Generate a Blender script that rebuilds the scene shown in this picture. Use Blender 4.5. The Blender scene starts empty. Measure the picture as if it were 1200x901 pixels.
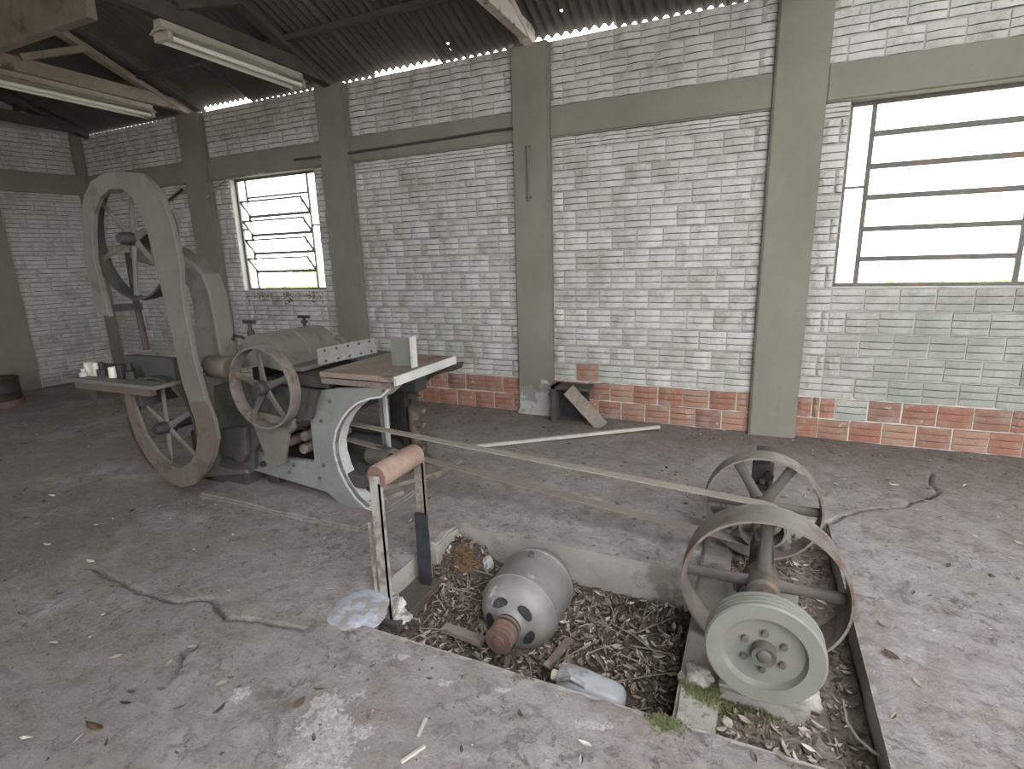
import bpy, bmesh, math, random
from mathutils import Vector, Matrix, noise
random.seed(7)
R = math.radians
col = bpy.context.scene.collection
sc = bpy.context.scene

# ------------------------------------------------------------------ camera
F_PX, YAW, PIT, ROL = 628.24, R(24.45), R(13.167), R(-1.7435)
CAM = Vector((0.0, -4.3866, 1.3676))
cf = Vector((-math.sin(YAW)*math.cos(PIT), math.cos(YAW)*math.cos(PIT), -math.sin(PIT)))
r0 = Vector((math.cos(YAW), math.sin(YAW), 0)); u0 = r0.cross(cf)
cr = r0*math.cos(ROL) + u0*math.sin(ROL)
cu = -r0*math.sin(ROL) + u0*math.cos(ROL)
cd = bpy.data.cameras.new('camera'); cam = bpy.data.objects.new('camera', cd); col.objects.link(cam)
M = Matrix((cr, cu, -cf)).transposed().to_4x4(); M.translation = CAM
cam.matrix_world = M
cd.sensor_fit = 'HORIZONTAL'; cd.sensor_width = 36.0; cd.lens = 36.0*F_PX/1200.0
cd.clip_start = 0.05; cd.clip_end = 200
sc.camera = cam
sc.view_settings.view_transform = 'Standard'; sc.view_settings.look = 'None'
sc.view_settings.gamma = 1.0; sc.view_settings.exposure = 0.98
sc.view_settings.use_curve_mapping = False

# ------------------------------------------------------------------ light
w = bpy.data.worlds.new('sky'); sc.world = w; w.use_nodes = True
bg = w.node_tree.nodes['Background']
bg.inputs[0].default_value = (0.95, 0.965, 1.0, 1); bg.inputs[1].default_value = 5.2
def portal(loc, size, nrm):
    l = bpy.data.lights.new('opening_portal', 'AREA'); l.shape = 'RECTANGLE'; l.size, l.size_y = size
    l.cycles.is_portal = True
    o = bpy.data.objects.new('opening_portal', l); col.objects.link(o); o.location = loc
    o.rotation_euler = Vector(nrm).to_track_quat('-Z', 'Z').to_euler()

# room sizes
XL, XR, YB = -7.8, 4.6, -7.6          # end wall, right wall, wall behind the camera
EAVE = 3.0; RIDGE_Y = YB/2; SLOPE = 0.40
def roof_z(y):
    yy = y if y > RIDGE_Y else (2*RIDGE_Y - y)
    return 3.040 - SLOPE*yy

def at(u, v, X=None, Y=None, Z=None):      # a point of the place seen at pixel u,v of the 1200x901 photograph
    d = cf + cr*((u-600)/F_PX) + cu*((450.5-v)/F_PX)
    if X is not None: t = (X-CAM.x)/d.x
    elif Y is not None: t = (Y-CAM.y)/d.y
    else: t = (Z-CAM.z)/d.z
    return CAM + d*t

portal((0.5*(0.487+1.66), 0.12, 1.7), (1.17, 1.19), (0, -1, 0))
portal((-4.685, 0.12, 1.7), (1.19, 1.19), (0, -1, 0))
portal((XR+.1, -4.7, 1.15), (2.1, 2.6), (-1, 0, 0))
portal((-3.5, YB-.1, 1.75), (1.6, 1.5), (0, 1, 0))
portal((2.8, -5.7, 3.85), (3.8, 3.8), (0, 0, -1))      # unseen roof opening added for overhead light, behind the camera to the right
portal((2.1, YB-.1, 1.2), (1.8, 2.4), (0, 1, 0))

# ------------------------------------------------------------------ materials
def mat(name, rough=.85, metal=0.0):
    m = bpy.data.materials.new(name); m.use_nodes = True
    b = m.node_tree.nodes['Principled BSDF']; b.inputs['Roughness'].default_value = rough
    b.inputs['Metallic'].default_value = metal
    return m, m.node_tree, b
def nz(nt, scale, detail=4, rough=.6, vec=None, dist=0.0):
    n = nt.nodes.new('ShaderNodeTexNoise'); n.inputs['Scale'].default_value = scale
    n.inputs['Detail'].default_value = detail; n.inputs['Roughness'].default_value = rough
    n.inputs['Distortion'].default_value = dist
    if vec is not None: nt.links.new(vec, n.inputs['Vector'])
    return n.outputs['Fac']
def ramp(nt, src, stops):
    r = nt.nodes.new('ShaderNodeValToRGB'); e = r.color_ramp.elements
    while len(e) < len(stops): e.new(0.5)
    for k, (p, c) in zip(e, stops):
        k.position = p; k.color = (*c, 1) if len(c) == 3 else c
    nt.links.new(src, r.inputs[0]); return r.outputs[0]
def mix(nt, fac, a, b, mode='MIX'):
    n = nt.nodes.new('ShaderNodeMix'); n.data_type = 'RGBA'; n.blend_type = mode
    for s, v in ((n.inputs['Factor'], fac), (n.inputs['A'], a), (n.inputs['B'], b)):
        if isinstance(v, (int, float)): s.default_value = v
        elif isinstance(v, tuple): s.default_value = (*v, 1)
        else: nt.links.new(v, s)
    return n.outputs['Result']
def mth(nt, op, a, b=0.0):
    n = nt.nodes.new('ShaderNodeMath'); n.operation = op; n.use_clamp = False
    for s, v in ((n.inputs[0], a), (n.inputs[1], b)):
        if isinstance(v, (int, float)): s.default_value = v
        else: nt.links.new(v, s)
    return n.outputs[0]
def bump(nt, b, h, strength=.4, dist=.01):
    n = nt.nodes.new('ShaderNodeBump'); n.inputs['Strength'].default_value = strength
    n.inputs['Distance'].default_value = dist
    nt.links.new(h, n.inputs['Height']); nt.links.new(n.outputs[0], b.inputs['Normal'])
def wpos(nt):
    return nt.nodes.new('ShaderNodeNewGeometry').outputs['Position']
def g(v): return (v, v, v)
BK, WH = g(0.0), g(1.0)

def simple(name, c1, c2, scale=12, rough=.85, metal=0.0, bs=.3, bd=.004, c3=None, t3=.62, s3=6):
    m, nt, b = mat(name, rough, metal); p = wpos(nt)
    n = nz(nt, scale, 6, .65, p); c = mix(nt, ramp(nt, n, [(.3, BK), (.7, WH)]), c1, c2)
    if c3 is not None:
        c = mix(nt, ramp(nt, nz(nt, s3, 7, .7, p), [(t3-.04, BK), (t3+.04, WH)]), c, c3)
    nt.links.new(c, b.inputs['Base Color'])
    bump(nt, b, nz(nt, scale*4, 5, .7, p), bs, bd)
    return m

def white_brick():
    m, nt, b = mat('whitewashed_brick', .9); p = wpos(nt)
    oi = nt.nodes.new('ShaderNodeObjectInfo').outputs['Random']
    base = ramp(nt, oi, [(0, (.46, .45, .415)), (.4, (.51, .50, .47)), (.8, (.53, .52, .495)), (.93, (.44, .43, .395)), (1, (.575, .57, .55))])
    dirt = ramp(nt, nz(nt, 3.6, 9, .78, p), [(.47, BK), (.66, WH)])
    c = mix(nt, mth(nt, 'MULTIPLY', dirt, .7), base, (.22, .205, .165))
    blot = ramp(nt, nz(nt, 14, 7, .8, p, .6), [(.57, BK), (.66, WH)])
    c = mix(nt, mth(nt, 'MULTIPLY', blot, .7), c, (.16, .15, .13))
    chip = ramp(nt, nz(nt, 9, 7, .8, p), [(.735, BK), (.76, WH)])
    c = mix(nt, mth(nt, 'MULTIPLY', chip, .8), c, (.30, .16, .11))
    sx = nt.nodes.new('ShaderNodeSeparateXYZ'); nt.links.new(p, sx.inputs[0])      # damp green wash low down
    low = nt.nodes.new('ShaderNodeMapRange'); nt.links.new(sx.outputs['Z'], low.inputs[0])
    low.inputs[1].default_value = 1.0; low.inputs[2].default_value = .3
    gr = mth(nt, 'MULTIPLY', low.outputs[0], ramp(nt, nz(nt, 2.1, 5, .6, p), [(.45, BK), (.6, WH)]))
    c = mix(nt, mth(nt, 'MULTIPLY', gr, .6), c, (.29, .325, .25))
    rx = nt.nodes.new('ShaderNodeMapRange'); nt.links.new(sx.outputs['X'], rx.inputs[0])     # algae grime under the right hand window
    rx.inputs[1].default_value = .3; rx.inputs[2].default_value = .9
    rz2 = nt.nodes.new('ShaderNodeMapRange'); nt.links.new(sx.outputs['Z'], rz2.inputs[0])
    rz2.inputs[1].default_value = 1.25; rz2.inputs[2].default_value = 1.0
    al = mth(nt, 'MULTIPLY', mth(nt, 'MULTIPLY', rx.outputs[0], rz2.outputs[0]), ramp(nt, nz(nt, 3.5, 7, .75, p), [(.30, g(.35)), (.62, g(.85))]))
    c = mix(nt, al, c, (.25, .265, .225))
    nt.links.new(c, b.inputs['Base Color']); bump(nt, b, nz(nt, 60, 6, .7, p), .35, .004)
    return m
def red_brick():
    m, nt, b = mat('bare_red_brick', .9); p = wpos(nt)
    oi = nt.nodes.new('ShaderNodeObjectInfo').outputs['Random']
    base = ramp(nt, oi, [(0, (.27, .125, .085)), (.4, (.35, .165, .115)), (.7, (.22, .125, .095)), (1, (.38, .215, .15))])
    c = mix(nt, ramp(nt, nz(nt, 9, 7, .7, p), [(.5, BK), (.72, WH)]), base, (.33, .27, .22))
    c = mix(nt, ramp(nt, nz(nt, 13, 8, .8, p), [(.60, BK), (.66, WH)]), c, (.50, .48, .44))
    nt.links.new(c, b.inputs['Base Color']); bump(nt, b, nz(nt, 60, 6, .7, p), .4, .004)
    return m
def concrete_floor():
    m, nt, b = mat('dusty_concrete_floor', .93); p = wpos(nt)
    c = mix(nt, ramp(nt, nz(nt, .9, 5, .6, p), [(.35, BK), (.65, WH)]), (.42, .385, .375), (.56, .515, .50))
    c = mix(nt, ramp(nt, nz(nt, 7, 8, .75, p), [(.42, BK), (.60, WH)]), c, (.36, .325, .305))
    # brown earth dragged over the slab to the left; also colours in that dimmer side
    sx = nt.nodes.new('ShaderNodeSeparateXYZ'); nt.links.new(p, sx.inputs[0])
    le = nt.nodes.new('ShaderNodeMapRange'); nt.links.new(sx.outputs['X'], le.inputs[0])
    le.inputs[1].default_value = -.9; le.inputs[2].default_value = -3.2
    ba = nt.nodes.new('ShaderNodeMapRange'); nt.links.new(sx.outputs['Y'], ba.inputs[0])     # earth gathered along the long wall
    ba.inputs[1].default_value = -1.75; ba.inputs[2].default_value = -.25
    ba2 = mth(nt, 'MULTIPLY', ba.outputs[0], .95)
    lb = mth(nt, 'MAXIMUM', le.outputs[0], ba2)
    ea = mth(nt, 'MULTIPLY', lb, ramp(nt, nz(nt, 1.6, 6, .7, p), [(.22, BK), (.5, WH)]))
    c = mix(nt, mth(nt, 'MULTIPLY', ea, .88), c, mix(nt, nz(nt, 5, 7, .75, p), (.13, .10, .082), (.235, .195, .165)))
    c = mix(nt, mth(nt, 'MULTIPLY', ramp(nt, nz(nt, 1.9, 9, .78, p, .5), [(.48, BK), (.62, WH)]), .55), c, (.27, .225, .195))
    # dark crumbs and stains
    clump = ramp(nt, nz(nt, 2.6, 6, .7, p), [(.42, g(.15)), (.66, g(.9))])
    c = mix(nt, mth(nt, 'MULTIPLY', clump, ramp(nt, nz(nt, 17, 9, .82, p, .9), [(.51, BK), (.575, WH)])), c, (.125, .10, .086))
    c = mix(nt, mth(nt, 'MULTIPLY', ramp(nt, nz(nt, 4.3, 6, .7, p, .8), [(.58, BK), (.66, WH)]), .6), c, (.19, .16, .14))
    # pale lime spots
    c = mix(nt, ramp(nt, nz(nt, 38, 6, .7, p), [(.66, BK), (.72, WH)]), c, (.62, .59, .57))
    spots = [((390, 872), .14, .22), ((372, 850), .10, .16), ((690, 848), .10, .03), ((473, 768), .05, .03), ((520, 800), .04, .02),
             ((590, 808), .05, .015), ((280, 815), .04, .05)]
    for (u, v), a, bb in spots:
        q = at(u, v, Z=0)
        vm = nt.nodes.new('ShaderNodeMapping'); vm.vector_type = 'TEXTURE'
        vm.inputs['Location'].default_value = q; vm.inputs['Scale'].default_value = (a, bb, 1)
        vm.inputs['Rotation'].default_value = (0, 0, R(20))
        nt.links.new(p, vm.inputs[0])
        ln = nt.nodes.new('ShaderNodeVectorMath'); ln.operation = 'LENGTH'; nt.links.new(vm.outputs[0], ln.inputs[0])
        f = mth(nt, 'SUBTRACT', mth(nt, 'ADD', 1.0, mth(nt, 'MULTIPLY', mth(nt, 'SUBTRACT', nz(nt, 14, 7, .75, p), .5), 4.5)), ln.outputs['Value'])
        c = mix(nt, ramp(nt, f, [(.42, BK), (.47, WH)]), c, mix(nt, ramp(nt, nz(nt, 60, 6, .8, p), [(.4, BK), (.6, WH)]), (.40, .38, .36), (.70, .68, .66)))
    nt.links.new(c, b.inputs['Base Color'])
    h = mth(nt, 'ADD', nz(nt, 45, 8, .8, p), mth(nt, 'MULTIPLY', nz(nt, 9, 6, .7, p), 1.6))
    bump(nt, b, h, 1.0, .016)
    return m
def column_plaster(name, peel=False):
    m, nt, b = mat(name, .9); p = wpos(nt)
    c = mix(nt, ramp(nt, nz(nt, 2.5, 5, .6, p), [(.35, BK), (.65, WH)]), (.185, .175, .138), (.22, .21, .17))
    c = mix(nt, mth(nt, 'MULTIPLY', ramp(nt, nz(nt, 16, 7, .75, p), [(.56, BK), (.7, WH)]), .35), c, (.15, .14, .11))
    if peel:
        sx = nt.nodes.new('ShaderNodeSeparateXYZ'); nt.links.new(p, sx.inputs[0])
        z = mth(nt, 'ADD', sx.outputs['Z'], mth(nt, 'MULTIPLY', mth(nt, 'SUBTRACT', nz(nt, 8, 7, .75, p), .5), .55))
        c = mix(nt, ramp(nt, z, [(.27, WH), (.285, BK)]), c, mix(nt, ramp(nt, nz(nt, 7, 5, .6, p), [(.47, BK), (.52, WH)]), (.24, .235, .22), (.42, .41, .385)))
    nt.links.new(c, b.inputs['Base Color']); bump(nt, b, nz(nt, 30, 7, .75, p), .3, .005)
    return m
MT = {}
MT['wbrick'] = white_brick(); MT['rbrick'] = red_brick()
MT['groove'] = simple('shaded_brick_groove', (.16, .15, .13), (.27, .26, .235), 9)  # dark tone puts the shade of the rib grooves into the colour
MT['rgroove'] = simple('shaded_red_groove', (.20, .10, .07), (.34, .28, .24), 9)  # groove shade coloured in on the red bricks
def mortar():
    m, nt, b = mat('limewashed_mortar', .9); p = wpos(nt)
    sx = nt.nodes.new('ShaderNodeSeparateXYZ'); nt.links.new(p, sx.inputs[0])
    n = nz(nt, 20, 6, .65, p)
    up = mix(nt, n, (.32, .305, .28), (.46, .45, .42)); lo = mix(nt, n, (.50, .46, .41), (.64, .59, .53))
    c = mix(nt, ramp(nt, sx.outputs['Z'], [(.325, BK), (.33, WH)]), lo, up)
    c = mix(nt, mth(nt, 'MULTIPLY', ramp(nt, nz(nt, 5, 7, .7, p), [(.56, BK), (.64, WH)]), .8), c, (.24, .22, .19))
    nt.links.new(c, b.inputs['Base Color']); bump(nt, b, nz(nt, 80, 5, .7, p), .3, .004); return m
MT['mortar'] = mortar()
MT['floor'] = concrete_floor()
MT['column'] = column_plaster('olive_grey_plaster'); MT['peel'] = column_plaster('peeling_olive_plaster', True)
MT['pitwall'] = simple('old_pit_concrete', (.27, .25, .225), (.38, .355, .325), 6, c3=(.19, .18, .15), t3=.58, s3=4, bs=.5, bd=.008)
MT['soil'] = simple('dark_leafy_soil', (.06, .045, .034), (.16, .125, .095), 16, c3=(.28, .23, .19), t3=.62, s3=25, bs=.9, bd=.02)
MT['dirt'] = simple('pale_crumbly_dirt', (.15, .12, .095), (.31, .265, .225), 14, c3=(.08, .085, .04), t3=.6, s3=9, bs=.9, bd=.02)
MT['iron'] = simple('dusty_dark_iron', (.075, .068, .058), (.125, .115, .098), 8, .7, .25, c3=(.16, .11, .08), t3=.62, s3=7)
MT['ironlight'] = simple('dusty_iron_rim', (.16, .142, .125), (.245, .215, .19), 10, .6, .3, c3=(.15, .10, .075), t3=.56, s3=9)
MT['darkiron'] = simple('oily_black_iron', (.030, .028, .025), (.06, .055, .048), 10, .6, .3)
MT['rust'] = simple('brown_rust', (.13, .078, .06), (.20, .13, .105), 18, .85, .1, c3=(.13, .07, .05), t3=.58)
MT['brownband'] = simple('brown_dusty_plate', (.105, .082, .064), (.145, .12, .095), 6, .8, 0, c3=(.085, .06, .045), t3=.58)
MT['greypaint'] = simple('blue_grey_machine_paint', (.155, .165, .15), (.22, .228, .21), 5, .65, 0, c3=(.19, .16, .12), t3=.60, s3=8, bs=.15)
MT['greyedge'] = simple('pale_metal_and_lit_edge', (.42, .42, .39), (.55, .55, .52), 12, .7, 0, c3=(.28, .26, .22), t3=.6)  # pale metal; also paints the light caught by flange and table edges
MT['frame'] = simple('grey_green_casting', (.115, .112, .092), (.165, .16, .134), 4, .75, 0, c3=(.11, .085, .06), t3=.6, s3=6)
MT['darkframe'] = simple('dark_green_grey_casting', (.042, .042, .036), (.075, .073, .062), 6, .7, .1)
MT['tabletop'] = simple('brown_dusty_table_top', (.20, .155, .12), (.27, .215, .17), 7, .7, .1, c3=(.15, .10, .07), t3=.58)
MT['disc'] = simple('grey_green_pulley_paint', (.145, .148, .125), (.19, .192, .165), 9, .65, .1, c3=(.19, .165, .13), t3=.62, s3=12)
MT['motor'] = simple('grey_motor_paint', (.18, .175, .16), (.26, .252, .235), 7, .55, .15, c3=(.52, .51, .49), t3=.66, s3=9)
MT['belt'] = simple('worn_canvas_belt', (.23, .20, .165), (.31, .275, .235), 14, .85)
MT['beltshade'] = simple('worn_canvas_belt_shaded', (.17, .14, .115), (.22, .19, .16), 14, .85)  # same belt, with the shade of the lower strand put into the colour
MT['rollerwood'] = simple('worn_wooden_roller', (.23, .155, .12), (.34, .245, .195), 18, .8, c3=(.5, .42, .36), t3=.64)
MT['rollerend'] = simple('red_brown_roller_end', (.13, .07, .055), (.20, .115, .09), 18, .8)
MT['steel'] = simple('weathered_flat_steel', (.30, .28, .25), (.42, .40, .37), 22, .6, .2, c3=(.19, .145, .115), t3=.5)
MT['truss'] = simple('weathered_truss_wood', (.21, .175, .125), (.32, .275, .205), 5, .85, c3=(.12, .095, .07), t3=.6, s3=4)
MT['brownbeam'] = simple('brown_beam_wood', (.15, .115, .085), (.22, .175, .13), 5, .85, c3=(.10, .075, .055), t3=.6, s3=4)
MT['trusspale'] = simple('limewashed_truss_wood', (.42, .38, .32), (.55, .51, .44), 6, .85, c3=(.14, .11, .08), t3=.58, s3=8)
MT['darkwood'] = simple('dark_rafter_wood', (.045, .040, .032), (.08, .07, .056), 6, .9)
MT['roof'] = simple('weathered_corrugated_sheet', (.07, .064, .054), (.105, .096, .082), 2.5, .7, .2, c3=(.09, .065, .045), t3=.62, s3=3)
MT['lampbody'] = simple('cream_enamel_batten', (.34, .31, .245), (.44, .41, .33), 9, .6)
MT['tube'] = simple('dusty_white_tube', (.72, .70, .60), (.80, .78, .68), 30, .35)
MT['winframe'] = simple('grey_window_steel', (.10, .098, .085), (.16, .155, .135), 20, .7, .2, c3=(.2, .12, .08), t3=.6)
MT['plank'] = simple('grey_old_plank', (.22, .185, .15), (.33, .29, .245), 14, .9, c3=(.14, .11, .085), t3=.58)
MT['palestick'] = simple('pale_stick', (.42, .38, .33), (.56, .52, .46), 14, .9)
MT['whitelump'] = simple('white_lime_lump', (.5, .49, .47), (.68, .67, .65), 24, .95, c3=(.25, .22, .19), t3=.56, s3=14, bs=.8, bd=.01)
MT['bluestone'] = simple('bluish_white_plaster', (.36, .38, .44), (.44, .46, .52), 10, .85, c3=(.30, .28, .27), t3=.5, s3=12)
MT['black'] = simple('black_board', (.014, .015, .018), (.04, .042, .048), 14, .5, c3=(.12, .12, .12), t3=.68, s3=14)
MT['fibre'] = simple('orange_brown_fibre', (.22, .12, .055), (.46, .31, .19), 40, .95, bs=1, bd=.02)
MT['moss'] = simple('green_moss', (.13, .15, .06), (.26, .28, .13), 60, .95, bs=.9, bd=.01)
MT['plaster'] = simple('pale_plain_plaster', (.42, .41, .38), (.5, .49, .46), 4, .9)
MT['jug'] = simple('dirty_translucent_plastic', (.33, .34, .36), (.46, .47, .49), 10, .4, c3=(.22, .2, .19), t3=.6)
MT['outground'] = simple('sunlit_grass_ground', (.36, .34, .29), (.45, .43, .38), 1.5, .95)
MT['leafgreen'] = simple('sunlit_leaves', (.20, .30, .05), (.36, .46, .12), 3, .7)
def leafmat():
    m, nt, b = mat('dry_leaf_mix', .85)
    gi = nt.nodes.new('ShaderNodeNewGeometry').outputs['Random Per Island']
    c = ramp(nt, gi, [(0, (.045, .032, .024)), (.4, (.13, .10, .075)), (.7, (.24, .195, .155)), (.88, (.38, .33, .28)), (1, (.55, .51, .46))])
    nt.links.new(c, b.inputs['Base Color']); return m
MT['leaf'] = leafmat()
def crumbmat():
    m, nt, b = mat('crumbs_mix', .9)
    gi = nt.nodes.new('ShaderNodeNewGeometry').outputs['Random Per Island']
    c = ramp(nt, gi, [(0, (.05, .04, .032)), (.6, (.13, .105, .085)), (.85, (.24, .21, .185)), (1, (.5, .48, .46))])
    nt.links.new(c, b.inputs['Base Color']); return m
MT['crumb'] = crumbmat()
MT['leafpale'] = simple('pale_dry_leaf', (.42, .36, .29), (.56, .5, .42), 30, .8)
MT['leafbrown'] = simple('brown_dry_leaf', (.09, .06, .042), (.16, .11, .08), 30, .8)
def glassmat():
    m, nt, b = mat('dusty_window_glass', .3)
    nt.nodes.remove(b); out = nt.nodes['Material Output']
    t = nt.nodes.new('ShaderNodeBsdfTransparent'); t.inputs[0].default_value = (.95, .96, .95, 1)
    gl = nt.nodes.new('ShaderNodeBsdfGlossy'); gl.inputs['Roughness'].default_value = .15
    tr = nt.nodes.new('ShaderNodeBsdfTranslucent'); tr.inputs[0].default_value = (.85, .86, .82, 1)
    a = nt.nodes.new('ShaderNodeMixShader'); a.inputs[0].default_value = .12
    nt.links.new(t.outputs[0], a.inputs[1]); nt.links.new(tr.outputs[0], a.inputs[2])
    c = nt.nodes.new('ShaderNodeMixShader'); c.inputs[0].default_value = .06
    nt.links.new(a.outputs[0], c.inputs[1]); nt.links.new(gl.outputs[0], c.inputs[2])
    nt.links.new(c.outputs[0], out.inputs[0]); return m
MT['glass'] = glassmat()

# ------------------------------------------------------------------ mesh helpers
class MB:
    def __init__(s): s.v = []; s.f = []; s.smooth = []
    def add(s, vs, fs, sm=False):
        n = len(s.v); s.v += [tuple(q) for q in vs]
        for f in fs: s.f.append([i+n for i in f]); s.smooth.append(sm)
        return s
    def box(s, x0, x1, y0, y1, z0, z1, b=0.0, rot=None, piv=None):
        vs = [Vector((x, y, z)) for x in (x0, x1) for y in (y0, y1) for z in (z0, z1)]
        fs = [(0, 1, 3, 2), (4, 6, 7, 5), (0, 4, 5, 1), (2, 3, 7, 6), (0, 2, 6, 4), (1, 5, 7, 3)]
        if rot is not None:
            p = Vector(piv) if piv is not None else Vector(((x0+x1)/2, (y0+y1)/2, (z0+z1)/2))
            vs = [rot @ (q-p) + p for q in vs]
        if b > 0:
            bm = bmesh.new(); bv = [bm.verts.new(q) for q in vs]
            for f in fs: bm.faces.new([bv[i] for i in f])
            bmesh.ops.recalc_face_normals(bm, faces=bm.faces)
            bmesh.ops.bevel(bm, geom=list(bm.edges), offset=b, segments=2, affect='EDGES', profile=.6)
            bm.verts.index_update()
            s.add([q.co for q in bm.verts], [[q.index for q in f.verts] for f in bm.faces]); bm.free()
            return s
        return s.add(vs, fs)
    def bar(s, a, b, wd, ht, up=(0, 0, 1)):       # a plank or rod of rectangular section from a to b
        a, b = Vector(a), Vector(b); d = (b-a).normalized(); sd = d.cross(Vector(up))
        if sd.length < 1e-4: sd = d.cross(Vector((1, 0, 0)))
        sd.normalize(); uu = sd.cross(d)
        vs = []
        for p in (a, b):
            for q in (-1, 1):
                for r_ in (-1, 1): vs.append(p + sd*q*wd/2 + uu*r_*ht/2)
        return s.add(vs, [(0, 1, 3, 2), (4, 6, 7, 5), (0, 4, 5, 1), (2, 3, 7, 6), (0, 2, 6, 4), (1, 5, 7, 3)])
    def tube(s, pts, rad, n=10, caps=True):
        pts = [Vector(p) for p in pts]; rr = rad if isinstance(rad, (list, tuple)) else [rad]*len(pts)
        base = []; up = Vector((0, 0, 1))
        for i, p in enumerate(pts):
            d = (pts[min(i+1, len(pts)-1)] - pts[max(i-1, 0)]).normalized()
            a = d.cross(up)
            if a.length < .05: a = d.cross(Vector((1, 0, 0)))
            a.normalize(); b_ = d.cross(a)
            base.append([p + (a*math.cos(t) + b_*math.sin(t))*rr[i] for t in [2*math.pi*k/n for k in range(n)]])
        vs = [q for ring in base for q in ring]; fs = []
        for i in range(len(pts)-1):
            for k in range(n):
                fs.append((i*n+k, i*n+(k+1) % n, (i+1)*n+(k+1) % n, (i+1)*n+k))
        s.add(vs, fs, True)
        if caps:
            s.add(base[0], [list(range(n))[::-1]]); s.add(base[-1], [list(range(n))])
        return s
    def lathe(s, prof, c, axis='Y', n=48, sm=True, closed=False, a0=0, a1=2*math.pi):   # prof: (radius, offset along the axis)
        full = abs(a1-a0-2*math.pi) < 1e-6; m = n if full else n+1; vs = []
        for r_, h in prof:
            for k in range(m):
                t = a0 + (a1-a0)*k/n; x, z = r_*math.cos(t), r_*math.sin(t)
                if axis == 'Y': vs.append((c[0]+x, c[1]+h, c[2]+z))
                elif axis == 'X': vs.append((c[0]+h, c[1]+x, c[2]+z))
                else: vs.append((c[0]+x, c[1]+z, c[2]+h))
        P = len(prof); fs = []
        for i in range(P if closed else P-1):
            j = (i+1) % P
            for k in range(n):
                k2 = (k+1) % m
                fs.append((i*m+k, i*m+k2, j*m+k2, j*m+k))
        return s.add(vs, fs, sm)
    def prism(s, poly, y0, y1, b=0.0):            # poly in XZ, extruded along Y
        n = len(poly); vs = [(x, y0, z) for x, z in poly] + [(x, y1, z) for x, z in poly]
        fs = [list(range(n)), list(range(2*n-1, n-1, -1))] + [(i, (i+1) % n, (i+1) % n+n, i+n) for i in range(n)]
        if b > 0:
            bm = bmesh.new(); bv = [bm.verts.new(q) for q in vs]
            for f in fs: bm.faces.new([bv[i] for i in f])
            bmesh.ops.recalc_face_normals(bm, faces=bm.faces)
            ed = [e for e in bm.edges if abs((e.verts[0].co-e.verts[1].co).y) < 1e-6]
            bmesh.ops.bevel(bm, geom=ed, offset=b, segments=1, affect='EDGES'); bm.verts.index_update()
            s.add([q.co for q in bm.verts], [[q.index for q in f.verts] for f in bm.faces]); bm.free(); return s
        return s.add(vs, fs)
    def build(s, name, m, parent=None, bevel=0, recalc=True):
        me = bpy.data.meshes.new(name)
        org = Vector(parent['_org']) if parent is not None else Vector((0, 0, 0))
        me.from_pydata([(q[0]-org.x, q[1]-org.y, q[2]-org.z) for q in s.v], [], s.f)
        me.polygons.foreach_set('use_smooth', s.smooth); me.materials.append(MT[m] if isinstance(m, str) else m)
        if recalc and len(s.f) < 20000:
            bm = bmesh.new(); bm.from_mesh(me)
            bmesh.ops.recalc_face_normals(bm, faces=bm.faces); bm.to_mesh(me); bm.free()
        me.update()
        o = bpy.data.objects.new(name, me); col.objects.link(o)
        if parent is not None: o.parent = parent
        o['_org'] = tuple(org)
        if any(s.smooth): 
            try: me.set_sharp_from_angle(angle=R(38))
            except Exception: pass
        return o
ALL = []
def thing(name, label, cat, loc, group=None):
    o = bpy.data.objects.new(name, None); col.objects.link(o); o.location = loc; o.empty_display_size = .1
    o['_org'] = tuple(loc); o['label'] = label; o['category'] = cat
    if group: o['group'] = group
    return o
def tag(o, label, cat, group=None, kind=None):
    o['label'] = label; o['category'] = cat
    if group: o['group'] = group
    if kind: o['kind'] = kind
    recentre(o); return o
def recentre(o):                                  # put the origin of a one-mesh thing at its base
    me = o.data; xs = [v.co for v in me.vertices]
    c = Vector((sum(v.x for v in xs)/len(xs), sum(v.y for v in xs)/len(xs), min(v.z for v in xs)))
    me.transform(Matrix.Translation(-c)); o.location = c
def struct(o, label=None):
    o['kind'] = 'structure'
    if label: o['label'] = label
    return o
def sroot(name, loc=(0, 0, 0), label=None):
    o = bpy.data.objects.new(name, None); col.objects.link(o); o.location = loc; o.empty_display_size = .1
    o['_org'] = tuple(loc); o['kind'] = 'structure'
    if label: o['label'] = label
    return o
def PX(pts, Y): return [(q.x, q.z) for q in (at(u, v, Y=Y) for u, v in pts)]

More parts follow.
